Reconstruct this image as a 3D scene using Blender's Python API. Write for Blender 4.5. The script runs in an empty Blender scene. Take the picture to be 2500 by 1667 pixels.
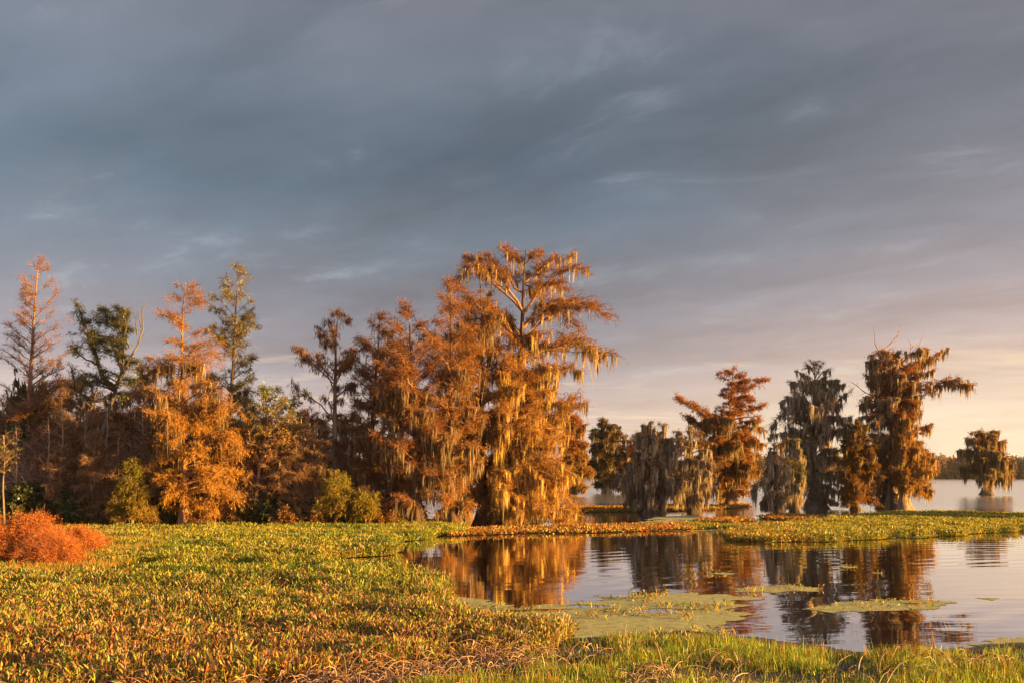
import bpy, math
import numpy as np

# ------------------------------------------------------------------ camera, world, sun
S = bpy.context.scene
COL = S.collection
H = 3.2                     # eye height above the water (m)
K = 2430.0                  # focal length in pixels of the 2500 px wide photograph
HOR = 1158.0                # horizon row of the photograph
cam_d = bpy.data.cameras.new('camera'); cam = bpy.data.objects.new('camera', cam_d); COL.objects.link(cam)
cam.location = (0, 0, H); cam.rotation_euler = (math.radians(90), 0, 0)
cam_d.sensor_width = 36; cam_d.lens = 35; cam_d.shift_y = 0.1300
cam_d.clip_start = 0.1; cam_d.clip_end = 6000
S.camera = cam
S.view_settings.view_transform = 'Standard'; S.view_settings.look = 'None'
S.view_settings.gamma = 1; S.view_settings.use_curve_mapping = False
EXPO = 2.1
S.view_settings.exposure = EXPO
GAIN = 2 ** EXPO
S.cycles.max_bounces = 6; S.cycles.diffuse_bounces = 3; S.cycles.glossy_bounces = 3
S.cycles.transmission_bounces = 3; S.cycles.transparent_max_bounces = 4; S.cycles.caustics_reflective = False
S.cycles.use_adaptive_sampling = False; S.cycles.use_denoising = True

SUN_AZ = math.radians(105)   # clockwise from straight ahead: to the right and a little behind
SUN_EL = math.radians(6.5)
sd = bpy.data.lights.new('sun', 'SUN'); sun = bpy.data.objects.new('sun', sd); COL.objects.link(sun)
sd.energy = 5.0; sd.angle = math.radians(0.6); sd.color = (1.0, 0.565, 0.13)
sv = np.array([math.sin(SUN_AZ) * math.cos(SUN_EL), math.cos(SUN_AZ) * math.cos(SUN_EL), math.sin(SUN_EL)])
from mathutils import Vector
sun.rotation_euler = Vector(sv).to_track_quat('Z', 'Y').to_euler()
sun.location = Vector(sv) * 100


def lin(c):
    """display colour 0-255 -> scene linear, before exposure"""
    out = []
    for v in c:
        v = v / 255.0
        out.append((v / 12.92 if v <= 0.04045 else ((v + 0.055) / 1.055) ** 2.4) / GAIN)
    return out


class NT:
    """small helper for writing node trees"""
    def __init__(s, tree):
        s.t = tree; s.L = tree.links
    def n(s, typ, **kw):
        nd = s.t.nodes.new(typ)
        for k, v in kw.items(): setattr(nd, k, v)
        return nd
    def put(s, sock, v):
        if hasattr(v, 'node'): s.L.new(v, sock)
        else: sock.default_value = v
    def m(s, op, a, b=0.0, c=0.0, clamp=False):
        nd = s.n('ShaderNodeMath', operation=op, use_clamp=clamp)
        s.put(nd.inputs[0], a); s.put(nd.inputs[1], b); s.put(nd.inputs[2], c)
        return nd.outputs[0]
    def step(s, v, a, b, lo=0.0, hi=1.0):
        nd = s.n('ShaderNodeMapRange', interpolation_type='SMOOTHSTEP')
        s.put(nd.inputs[0], v); s.put(nd.inputs[1], a); s.put(nd.inputs[2], b); s.put(nd.inputs[3], lo); s.put(nd.inputs[4], hi)
        return nd.outputs[0]
    def mix(s, f, a, b, mode='MIX'):
        nd = s.n('ShaderNodeMix', data_type='RGBA', blend_type=mode)
        nd.clamp_factor = True
        def c(v): return v if hasattr(v, 'node') else (tuple(v) + (1,))[:4]
        s.put(nd.inputs[0], f); s.put(nd.inputs[6], c(a)); s.put(nd.inputs[7], c(b))
        return nd.outputs[2]
    def ramp(s, f, stops):
        nd = s.n('ShaderNodeValToRGB'); e = nd.color_ramp.elements
        nd.color_ramp.interpolation = 'EASE' if False else 'LINEAR'
        while len(e) < len(stops): e.new(0.5)
        for el, (p, c) in zip(e, stops):
            el.position = p; el.color = (*c, 1)
        s.put(nd.inputs[0], f)
        return nd.outputs[0]
    def noise(s, vec, scale, detail=4, rough=0.55, dist=0.0):
        nd = s.n('ShaderNodeTexNoise')
        s.L.new(vec, nd.inputs['Vector'])
        nd.inputs['Scale'].default_value = scale; nd.inputs['Detail'].default_value = detail
        nd.inputs['Roughness'].default_value = rough; nd.inputs['Distortion'].default_value = dist
        return nd.outputs['Fac']
    def comb(s, x, y, z=0.0):
        nd = s.n('ShaderNodeCombineXYZ')
        s.put(nd.inputs[0], x); s.put(nd.inputs[1], y); s.put(nd.inputs[2], z)
        return nd.outputs[0]


ZOFF = 5.1
W = bpy.data.worlds.new('World'); S.world = W; W.use_nodes = True
w = NT(W.node_tree); W.node_tree.nodes.clear()
tc = w.n('ShaderNodeTexCoord'); sp = w.n('ShaderNodeSeparateXYZ'); w.L.new(tc.outputs['Generated'], sp.inputs[0])
dx, dy, dz = sp.outputs
el = w.m('MAXIMUM', dz, 0.0)
hyp = w.m('SQRT', w.m('ADD', w.m('ADD', w.m('MULTIPLY', dx, dx), w.m('MULTIPLY', dy, dy)), 1e-6))
az = w.m('DIVIDE', dx, hyp)
den = w.m('ADD', el, 0.10)
px_, py_ = w.m('DIVIDE', dx, den), w.m('DIVIDE', dy, den)
warp = w.noise(w.comb(px_, py_), 0.55, 3)
# broad cloud masses, long streaks, fine wisps on the cloud deck
skew = w.m('ADD', py_, w.m('MULTIPLY', px_, 0.45))
big = w.noise(w.comb(w.m('MULTIPLY', px_, 0.62), w.m('ADD', skew, w.m('MULTIPLY', warp, 0.9)), ZOFF), 1.7, 5, 0.48, 0.3)
mid = w.noise(w.comb(w.m('MULTIPLY', px_, 0.85), w.m('ADD', skew, w.m('MULTIPLY', big, 0.5)), 3.1), 2.6, 8, 0.62, 0.35)
fine = w.noise(w.comb(w.m('MULTIPLY', px_, 0.35), py_, 7.7), 3.2, 6, 0.6, 0.4)
# wobble the elevation so that the bands of the gradient are ragged like cloud bases
elw = w.m('ADD', el, w.m('MULTIPLY', w.m('SUBTRACT', big, 0.5), w.m('MULTIPLY', el, 0.55)))
left = w.ramp(elw, [(0.0, lin((232, 200, 180))), (0.06, lin((205, 184, 176))), (0.12, lin((158, 152, 157))), (0.19, lin((128, 132, 142))),
                    (0.28, lin((100, 115, 129))), (0.38, lin((104, 115, 128))), (0.50, lin((119, 121, 132))), (1.0, lin((118, 122, 132)))])
right = w.ramp(elw, [(0.0, lin((255, 236, 198))), (0.05, lin((255, 230, 196))), (0.10, lin((232, 204, 186))), (0.15, lin((194, 175, 170))),
                     (0.22, lin((158, 152, 157))), (0.32, lin((137, 138, 148))), (0.45, lin((146, 142, 151))), (1.0, lin((135, 134, 142)))])
sky_c = w.mix(w.step(w.m('SUBTRACT', az, w.m('MULTIPLY', el, 0.45)), -0.14, 0.56), left, right)
# cloud contrast
amp_ = w.step(el, 0.0, 0.20, 0.35, 1.10)
con = w.m('ADD', w.m('ADD', 1.04, w.m('MULTIPLY', w.step(az, -0.12, -0.5), 0.30)), w.m('ADD', w.m('MULTIPLY', w.m('SUBTRACT', big, 0.5), amp_), w.m('MULTIPLY', w.m('SUBTRACT', mid, 0.5), w.m('MULTIPLY', amp_, 0.55))))
sc_ = w.n('ShaderNodeVectorMath', operation='SCALE'); w.L.new(sky_c, sc_.inputs[0]); w.L.new(con, sc_.inputs['Scale'])
# bright warm rifts low over the horizon
rift = w.m('MULTIPLY', w.step(fine, 0.52, 0.72), w.m('MULTIPLY', w.step(el, 0.02, 0.06), w.step(el, 0.15, 0.08)))
c2 = w.mix(w.m('MULTIPLY', rift, 0.75), sc_.outputs[0], lin((255, 224, 188)))
lilac = w.m('MULTIPLY', w.step(mid, 0.52, 0.75), w.m('MULTIPLY', w.step(el, 0.05, 0.14), 0.16))
c2 = w.mix(lilac, c2, lin((178, 165, 168)))
# glow round the sun, outside the frame
dt = w.n('ShaderNodeVectorMath', operation='DOT_PRODUCT'); w.L.new(tc.outputs['Generated'], dt.inputs[0]); dt.inputs[1].default_value = tuple(sv)
glow = w.m('POWER', w.m('MAXIMUM', dt.outputs['Value'], 0.0), 10.0)
c3 = w.mix(w.m('MULTIPLY', glow, 0.7), c2, (0.9, 0.5, 0.24))
nishita = w.n('ShaderNodeTexSky', sky_type='NISHITA', sun_disc=False)
nishita.sun_elevation = SUN_EL; nishita.sun_rotation = SUN_AZ
nsc = w.n('ShaderNodeVectorMath', operation='SCALE'); w.L.new(nishita.outputs[0], nsc.inputs[0]); nsc.inputs['Scale'].default_value = 0.10
# sky overhead and behind the camera brightened to add unseen fill light
sky_fill = w.m('ADD', 1.0, w.m('ADD', w.m('MULTIPLY', w.step(dy, 0.25, -0.7), 0.9), w.m('MULTIPLY', w.step(dz, 0.5, 0.95), 0.4)))
so_ = w.n('ShaderNodeVectorMath', operation='SCALE'); w.L.new(c3, so_.inputs[0]); w.L.new(sky_fill, so_.inputs['Scale']); c3 = so_.outputs[0]
thin = w.m('MULTIPLY', w.step(mid, 0.55, 0.75), 0.12)      # the clear sky just shows where the cloud is thin
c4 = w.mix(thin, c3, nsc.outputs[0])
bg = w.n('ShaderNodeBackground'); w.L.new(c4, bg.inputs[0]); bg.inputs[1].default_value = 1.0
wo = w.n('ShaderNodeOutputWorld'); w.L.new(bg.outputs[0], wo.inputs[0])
W.cycles.sampling_method = 'MANUAL'; W.cycles.sample_map_resolution = 512

# ------------------------------------------------------------------ helpers
def gx(x, Y): return (x - 1250.0) * Y / K
def gz(y, Y): return H - (y - HOR) * Y / K
def gY(y): return H * K / (y - HOR)

def unit(v): return v / np.maximum(np.linalg.norm(v, axis=-1, keepdims=True), 1e-9)

def hash2(ix, iy, seed):
    h = np.sin(ix * 127.1 + iy * 311.7 + seed * 74.7) * 43758.5453
    return h - np.floor(h)

def vnoise(x, y, seed=0.0, octaves=3):
    tot = 0; amp = 1.0; norm = 0
    for o in range(octaves):
        ix, iy = np.floor(x), np.floor(y); fx, fy = x - ix, y - iy
        fx = fx * fx * (3 - 2 * fx); fy = fy * fy * (3 - 2 * fy)
        a = hash2(ix, iy, seed + o); b = hash2(ix + 1, iy, seed + o); c = hash2(ix, iy + 1, seed + o); d = hash2(ix + 1, iy + 1, seed + o)
        tot = tot + amp * ((a * (1 - fx) + b * fx) * (1 - fy) + (c * (1 - fx) + d * fx) * fy)
        norm += amp; amp *= 0.5; x = x * 2.03 + 5.2; y = y * 2.03 + 1.7
    return tot / norm

class Geo:
    """collects quads and triangles with one colour per face, then links them as one mesh"""
    def __init__(s): s.v = []; s.q = []; s.t = []; s.qc = []; s.tc = []; s.nv = 0
    def add(s, V, Q=None, QC=None, T=None, TC=None):
        V = np.asarray(V, float).reshape(-1, 3)
        if Q is not None and len(Q):
            s.q.append(np.asarray(Q) + s.nv); s.qc.append(np.broadcast_to(QC, (len(Q), 3)))
        if T is not None and len(T):
            s.t.append(np.asarray(T) + s.nv); s.tc.append(np.broadcast_to(TC, (len(T), 3)))
        s.v.append(V); s.nv += len(V)
    def mesh(s, name, mat, smooth=False):
        V = np.concatenate(s.v).astype(np.float32)
        q = np.concatenate(s.q) if s.q else np.zeros((0, 4), int)
        t = np.concatenate(s.t) if s.t else np.zeros((0, 3), int)
        col = np.concatenate([x for x in s.qc] + [x for x in s.tc])
        me = bpy.data.meshes.new(name)
        me.vertices.add(len(V)); me.vertices.foreach_set('co', V.ravel())
        loops = np.concatenate([q.ravel(), t.ravel()]).astype(np.int32)
        me.loops.add(len(loops)); me.loops.foreach_set('vertex_index', loops)
        ls = np.concatenate([np.arange(len(q)) * 4, len(q) * 4 + np.arange(len(t)) * 3]).astype(np.int32)
        me.polygons.add(len(ls)); me.polygons.foreach_set('loop_start', ls)
        if smooth: me.polygons.foreach_set('use_smooth', np.ones(len(ls), bool))
        at = me.attributes.new('tint', 'FLOAT_COLOR', 'FACE')
        at.data.foreach_set('color', np.concatenate([col, np.ones((len(col), 1))], 1).astype(np.float32).ravel())
        me.materials.append(mat); me.update(calc_edges=True)
        return me
    def build(s, name, mat, parent=None, smooth=False):
        if not s.v: return None
        o = bpy.data.objects.new(name, s.mesh(name, mat, smooth)); COL.objects.link(o)
        if parent: o.parent = parent
        return o

def tag(o, label, cat=None, group=None, kind=None):
    o['label'] = label
    if cat: o['category'] = cat
    if group: o['group'] = group
    if kind: o['kind'] = kind
    return o

def empty(name, loc):
    o = bpy.data.objects.new(name, None); COL.objects.link(o); o.location = loc; o.empty_display_size = 0.3
    return o

def copy_tree(root, loc, rz=0.0, sc=(1, 1, 1)):
    r = root.copy(); COL.objects.link(r); r.location = loc; r.rotation_euler = (0, 0, rz); r.scale = sc
    for ch in root.children:
        c = ch.copy(); COL.objects.link(c); c.parent = r
    return r

# ------------------------------------------------------------------ materials
def mat_new(name):
    m = bpy.data.materials.new(name); m.use_nodes = True; m.node_tree.nodes.clear()
    return m, NT(m.node_tree)

def mat_leaf(name, trans=0.35, gloss=0.0, rough=0.4, back=None):
    m, t = mat_new(name)
    a = t.n('ShaderNodeAttribute', attribute_name='tint')
    d = t.n('ShaderNodeBsdfDiffuse'); t.L.new(a.outputs['Color'], d.inputs[0])
    tr = t.n('ShaderNodeBsdfTranslucent')
    t.L.new(t.mix(1.0, a.outputs['Color'], (1.0, 0.92, 0.6), 'MULTIPLY'), tr.inputs[0])
    mx = t.n('ShaderNodeMixShader'); mx.inputs[0].default_value = trans
    t.L.new(d.outputs[0], mx.inputs[1]); t.L.new(tr.outputs[0], mx.inputs[2])
    out = mx.outputs[0]
    if gloss > 0:
        g = t.n('ShaderNodeBsdfGlossy'); g.inputs['Roughness'].default_value = rough
        m2 = t.n('ShaderNodeMixShader'); m2.inputs[0].default_value = gloss
        t.L.new(out, m2.inputs[1]); t.L.new(g.outputs[0], m2.inputs[2]); out = m2.outputs[0]
    o = t.n('ShaderNodeOutputMaterial'); t.L.new(out, o.inputs[0])
    return m

def mat_bark(name, amp=0.5):
    m, t = mat_new(name)
    a = t.n('ShaderNodeAttribute', attribute_name='tint')
    tc = t.n('ShaderNodeTexCoord'); mp = t.n('ShaderNodeMapping'); mp.inputs['Scale'].default_value = (9, 9, 0.9)
    t.L.new(tc.outputs['Object'], mp.inputs[0])
    n = t.noise(mp.outputs[0], 1.3, 5, 0.65)
    c = t.mix(t.step(n, 0.35, 0.65), (0.55, 0.55, 0.55), (1.25, 1.22, 1.18))
    c = t.mix(1.0, a.outputs['Color'], c, 'MULTIPLY')
    b = t.n('ShaderNodeBump'); b.inputs['Strength'].default_value = amp; b.inputs['Distance'].default_value = 0.03
    t.L.new(n, b.inputs['Height'])
    p = t.n('ShaderNodeBsdfPrincipled'); t.L.new(c, p.inputs['Base Color']); p.inputs['Roughness'].default_value = 0.85
    p.inputs['Specular IOR Level'].default_value = 0.2
    t.L.new(b.outputs[0], p.inputs['Normal'])
    o = t.n('ShaderNodeOutputMaterial'); t.L.new(p.outputs[0], o.inputs[0])
    return m

def mat_ground(name, ca, cb, scale=1.5, rough=0.9):
    m, t = mat_new(name)
    tc = t.n('ShaderNodeTexCoord')
    n = t.noise(tc.outputs['Object'], scale, 8, 0.65); n2 = t.noise(tc.outputs['Object'], scale * 12, 4, 0.6)
    c = t.mix(t.step(t.m('ADD', t.m('MULTIPLY', n, 0.6), t.m('MULTIPLY', n2, 0.4)), 0.38, 0.62), ca, cb)
    b = t.n('ShaderNodeBump'); b.inputs['Strength'].default_value = 0.6; b.inputs['Distance'].default_value = 0.05; t.L.new(n2, b.inputs['Height'])
    p = t.n('ShaderNodeBsdfPrincipled'); t.L.new(c, p.inputs['Base Color']); p.inputs['Roughness'].default_value = rough
    t.L.new(b.outputs[0], p.inputs['Normal'])
    o = t.n('ShaderNodeOutputMaterial'); t.L.new(p.outputs[0], o.inputs[0])
    return m

def mat_water():
    m, t = mat_new('lake_water')
    tc = t.n('ShaderNodeTexCoord'); sp = t.n('ShaderNodeSeparateXYZ'); t.L.new(tc.outputs['Object'], sp.inputs[0])
    X, Y, Z = sp.outputs
    calm = t.step(Y, 62, 110)            # 0 in the sheltered pool, 1 out on the open lake
    wob = t.noise(t.comb(t.m('MULTIPLY', X, 0.05), t.m('MULTIPLY', Y, 0.12)), 1.0, 3)
    swell = t.noise(t.comb(t.m('MULTIPLY', X, 0.22), t.m('MULTIPLY', Y, 0.9)), 1.0, 3, 0.5, 0.3)
    chop = t.noise(t.comb(t.m('MULTIPLY', X, 1.2), t.m('MULTIPLY', Y, 3.2)), 1.0, 3, 0.5)
    # ring ripples spreading from the right of the pool
    r = t.m('SQRT', t.m('ADD', t.m('POWER', t.m('SUBTRACT', X, 26.0), 2.0), t.m('POWER', t.m('SUBTRACT', Y, 9.0), 2.0)))
    ring = t.m('SINE', t.m('ADD', t.m('MULTIPLY', r, 5.2), t.m('MULTIPLY', wob, 9.0)))
    rmask = t.m('MULTIPLY', t.step(X, -1.0, 6.0), t.m('MULTIPLY', t.step(wob, 0.38, 0.58), t.step(Y, 62, 45)))
    h = t.m('ADD', t.m('MULTIPLY', swell, 0.0075), t.m('MULTIPLY', chop, 0.0016))
    h = t.m('ADD', h, t.m('MULTIPLY', t.m('MULTIPLY', ring, rmask), 0.0026))
    h = t.m('MULTIPLY', h, t.m('ADD', 1.0, t.m('MULTIPLY', calm, 5.0)))
    b = t.n('ShaderNodeBump'); b.inputs['Strength'].default_value = 1.0; b.inputs['Distance'].default_value = 1.0; t.L.new(h, b.inputs['Height'])
    df = t.n('ShaderNodeBsdfDiffuse'); df.inputs[0].default_value = (0.020, 0.014, 0.008, 1)
    gl = t.n('ShaderNodeBsdfGlossy'); t.L.new(t.m('ADD', 0.015, t.m('MULTIPLY', calm, 0.16)), gl.inputs['Roughness'])
    gl.inputs[0].default_value = (0.97, 0.96, 0.95, 1)
    t.L.new(b.outputs[0], gl.inputs['Normal']); t.L.new(b.outputs[0], df.inputs['Normal'])
    fr = t.n('ShaderNodeFresnel'); fr.inputs['IOR'].default_value = 1.36; t.L.new(b.outputs[0], fr.inputs['Normal'])
    mx = t.n('ShaderNodeMixShader'); t.L.new(t.m('POWER', fr.outputs[0], 0.22), mx.inputs[0])
    t.L.new(df.outputs[0], mx.inputs[1]); t.L.new(gl.outputs[0], mx.inputs[2])
    o = t.n('ShaderNodeOutputMaterial'); t.L.new(mx.outputs[0], o.inputs[0])
    return m

M_leaf = mat_leaf('needle_foliage', 0.38)
M_broad = mat_leaf('broad_leaf', 0.35, 0.05, 0.45)
M_moss = mat_leaf('spanish_moss', 0.45)
M_hya = mat_leaf('hyacinth_leaf', 0.40, 0.025, 0.4)
M_grass = mat_leaf('grass_blade', 0.40, 0.03)
M_dry = mat_leaf('dry_stalk', 0.15)
M_bark = mat_bark('cypress_bark')
M_twig = mat_leaf('twig_bark', 0.0)
M_duck = mat_ground('duckweed', (0.20, 0.21, 0.085), (0.40, 0.39, 0.18), 5.0)
M_mud = mat_ground('wet_mud', (0.03, 0.022, 0.014), (0.06, 0.042, 0.025), 1.2)
M_litter = mat_ground('leaf_litter', (0.05, 0.028, 0.015), (0.11, 0.06, 0.03), 0.8)
M_water = mat_water()

# ------------------------------------------------------------------ setting: ground, water, bank
def sheet(name, x0, x1, y0, y1, z, mat):
    g = Geo(); g.add([(x0, y0, z), (x1, y0, z), (x1, y1, z), (x0, y1, z)], [[0, 1, 2, 3]], (1, 1, 1))
    o = g.build(name, mat); return o
o = sheet('ground', -2600, 2600, -400, 3600, -0.9, M_mud); tag(o, 'dark muddy bed under the lake', kind='structure')
o = sheet('lake_water', -1500, 1500, -60, 1400, 0.0, M_water); tag(o, 'calm dark water mirroring the trees', kind='structure')

def inside(px, py, poly):
    res = np.zeros(len(px), bool); n = len(poly); j = n - 1
    for i in range(n):
        xi, yi = poly[i]; xj, yj = poly[j]
        c = ((yi > py) != (yj > py)) & (px < (xj - xi) * (py - yi) / (yj - yi + 1e-12) + xi)
        res ^= c; j = i
    return res

def wpoly(pts): return [((x - 1250.0) * gY(y) / K, gY(y)) for x, y in pts]

def scatter(rng, poly, dens, edge=0.5, nf=0.5, seed=1.0, cap=None):
    """points on the ground inside a polygon given in metres, with a ragged edge"""
    P = np.array(poly); x0, y0 = P.min(0) - edge; x1, y1 = P.max(0) + edge
    n = int((x1 - x0) * (y1 - y0) * dens)
    x = rng.uniform(x0, x1, n); y = rng.uniform(y0, y1, n)
    ex = (vnoise(x * nf, y * nf, seed) - 0.5) * 2 * edge; ey = (vnoise(x * nf, y * nf, seed + 9) - 0.5) * 2 * edge
    k = inside(x + ex, y + ey, poly)
    return x[k], y[k]

def patch(name, poly, cell, z, mat, edge=0.5, nf=0.6, seed=1.0, label='', kind='stuff', holes=0.0, bump=0.0, geo=None, col=(1, 1, 1), hn=0.9):
    """flat ragged sheet made of small cells"""
    P = np.array(poly); x0, y0 = P.min(0) - edge; x1, y1 = P.max(0) + edge
    nx, ny = int((x1 - x0) / cell) + 2, int((y1 - y0) / cell) + 2
    gxx, gyy = np.meshgrid(x0 + np.arange(nx) * cell, y0 + np.arange(ny) * cell, indexing='xy')
    x, y = gxx.ravel(), gyy.ravel()
    cx, cy = x + cell / 2, y + cell / 2
    ex = (vnoise(cx * nf, cy * nf, seed, 4) - 0.5) * 2 * edge; ey = (vnoise(cx * nf, cy * nf, seed + 9, 4) - 0.5) * 2 * edge
    k = inside(cx + ex, cy + ey, poly)
    if holes: k &= vnoise(cx * hn * 0.6, cy * hn, seed + 4, 4) > holes
    k = k.reshape(ny, nx); k[-1, :] = False; k[:, -1] = False
    i = np.flatnonzero(k.ravel())
    q = np.stack([i, i + 1, i + 1 + nx, i + nx], 1)
    zz = np.full(len(x), z) + (bump * (vnoise(x * 0.7, y * 0.7, seed + 2)) if bump else 0)
    used = np.unique(q); mp = np.full(len(x), -1); mp[used] = np.arange(len(used))
    V = np.stack([x, y, zz], 1)[used]
    if geo is not None:
        geo.add(V, mp[q], col); return None
    g = Geo(); g.add(V, mp[q], col)
    o = g.build(name, mat); tag(o, label, kind=kind); return o

# the wooded bank on the left: rises gently behind the hyacinth
bank = [(-150, 60), (gx(0, 54), 54), (gx(230, 55), 55), (gx(420, 57), 57.5), (gx(700, 58), 58.5), (gx(900, 60), 60.5), (gx(1080, 61), 61.5), (gx(1130, 64), 64),
        (gx(900, 74), 74), (gx(760, 82), 82), (-30, 130), (-150, 160)]
patch('marsh_bank', bank, 0.8, 0.10, M_litter, 0.6, 0.3, 3.0, 'brown wooded bank behind the marsh', 'structure', bump=0.25)
near = [(-14, 11), (gx(720, 16.2), 16.2), (gx(1030, 16.3), 16.3), (gx(1250, 17.8), 18.4), (gx(1450, 19), 19.3), (gx(1700, 19.6), 20.2), (gx(1900, 19.2), 19.2), (gx(2080, 18.3), 18.0),
        (gx(2280, 17.9), 17.9), (gx(2500, 18.3), 18.6), (22, 19), (30, 16), (30, -30), (-30, -30), (-30, 11)]
patch('shore_ground', near, 0.12, 0.012, M_mud, 0.35, 0.8, 5.0, 'muddy near shore under the grass', 'structure', bump=0.05)

# ------------------------------------------------------------------ plant geometry
def tubes(g, P, R, sides, col):
    """P (n,m,3) polylines, R (n,m) radii"""
    n, m, _ = P.shape
    if n == 0: return
    T = np.empty_like(P); T[:, 1:-1] = P[:, 2:] - P[:, :-2]; T[:, 0] = P[:, 1] - P[:, 0]; T[:, -1] = P[:, -1] - P[:, -2]
    T = unit(T)
    ref = np.where(np.abs(T[:, :1, 2:3]) > 0.8, np.array([1.0, 0, 0]), np.array([0, 0, 1.0]))
    U = unit(np.cross(T, np.broadcast_to(ref, T.shape))); Vv = np.cross(T, U)
    a = np.arange(sides) * 2 * np.pi / sides
    ring = P[:, :, None] + R[:, :, None, None] * (np.cos(a)[None, None, :, None] * U[:, :, None] + np.sin(a)[None, None, :, None] * Vv[:, :, None])
    idx = np.arange(n * m * sides).reshape(n, m, sides)
    A = idx[:, :-1]; B = idx[:, 1:]
    q = np.stack([A, np.roll(A, -1, 2), np.roll(B, -1, 2), B], -1).reshape(-1, 4)
    c = np.asarray(col, float)
    if c.ndim == 2: c = np.repeat(c, (m - 1) * sides, axis=0)
    g.add(ring, q, c)

def at(P, idx, s):
    m = P.shape[1]; f = np.clip(s, 0, 0.9999) * (m - 1); i = f.astype(int); f = (f - i)[:, None]
    a, b = P[idx, i], P[idx, i + 1]
    return a * (1 - f) + b * f, unit(b - a)

def rhombi(g, p, d, w, L, col):
    """one diamond leaf per row: base p, unit direction d, half width vector w, length L"""
    n = len(p); mid = p + d * (L * 0.5)[:, None]; tip = p + d * L[:, None]
    V = np.stack([p, mid + w, tip, mid - w], 1)
    g.add(V, np.arange(n * 4).reshape(n, 4), col)

def pick(rng, n, cols, jit=0.25):
    cols = np.array(cols, float); i = rng.integers(0, len(cols), n)
    c = cols[i] * (1 + rng.uniform(-jit, jit, (n, 1))) * (1 + rng.uniform(-0.08, 0.08, (n, 3)))
    return np.clip(c, 0.004, 0.9)

def leaves(g, rng, P, per, L, wd, droop, spread, cols, jit=0.25, hz=None):
    """leaf diamonds along twigs P (n,2,3)"""
    n = len(P)
    if n == 0: return
    cnt = rng.poisson(per, n); idx = np.repeat(np.arange(n), cnt); k = len(idx)
    if k == 0: return
    p, t = at(P, idx, rng.uniform(0.1, 1.0, k))
    d = t * spread[0] + rng.normal(0, 1, (k, 3)) * spread[1]; d[:, 2] -= droop
    d = unit(d)
    LL = L * rng.uniform(0.6, 1.4, k)
    wv = unit(np.cross(d, rng.normal(0, 1, (k, 3)))) * (wd * rng.uniform(0.6, 1.3, k))[:, None]
    if callable(cols): c = cols(rng, p[:, 2])
    else: c = pick(rng, k, cols, jit)
    rhombi(g, p, d, wv, LL, c)

def moss(g, rng, pts, L, strands, width, cols, zmin=0.15):
    """beards of Spanish moss: tapering ribbons hanging from points"""
    n = len(pts)
    if n == 0: return
    cl = L * np.exp(rng.normal(0, 0.45, n))
    cnt = rng.integers(max(2, strands - 3), strands + 4, n); idx = np.repeat(np.arange(n), cnt); k = len(idx)
    off = rng.normal(0, 1, (k, 3)) * width * 1.5; off[:, 2] *= 0.6
    p = pts[idx] + off
    r = np.linalg.norm(off[:, :2], axis=1) / (width * 1.5)
    LL = cl[idx] * rng.uniform(0.45, 1.1, k) * np.exp(-0.35 * r)
    LL = np.minimum(LL, np.maximum(p[:, 2] - zmin, 0.05))
    th = rng.uniform(0, np.pi, k); wv = np.stack([np.cos(th), np.sin(th), np.zeros(k)], 1) * (width * rng.uniform(0.35, 0.9, k))[:, None]
    sway = np.stack([rng.normal(0, 0.05, k), rng.normal(0, 0.05, k), np.zeros(k)], 1) * LL[:, None]
    toward = -off * 0.5; toward[:, 2] = 0
    dn = np.stack([np.zeros(k), np.zeros(k), -LL], 1)
    A = p; B = p + dn * 0.35 + sway * 0.5 + toward * 0.4; Cc = p + dn * 0.7 + sway + toward * 0.8; D = p + dn + sway * 1.3 + toward
    V = np.stack([A - wv * 0.6, A + wv * 0.6, B - wv, B + wv, Cc - wv * 0.6, Cc + wv * 0.6, D], 1)
    b = np.arange(k)[:, None] * 7
    Q = np.concatenate([b + [0, 1, 3, 2], b + [2, 3, 5, 4]]); T = b + [4, 5, 6]
    c = pick(rng, n, cols, 0.4)[idx] * (1 + rng.uniform(-0.15, 0.15, (k, 1)))
    g.add(V, Q, np.concatenate([c, c]), T, c)

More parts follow.
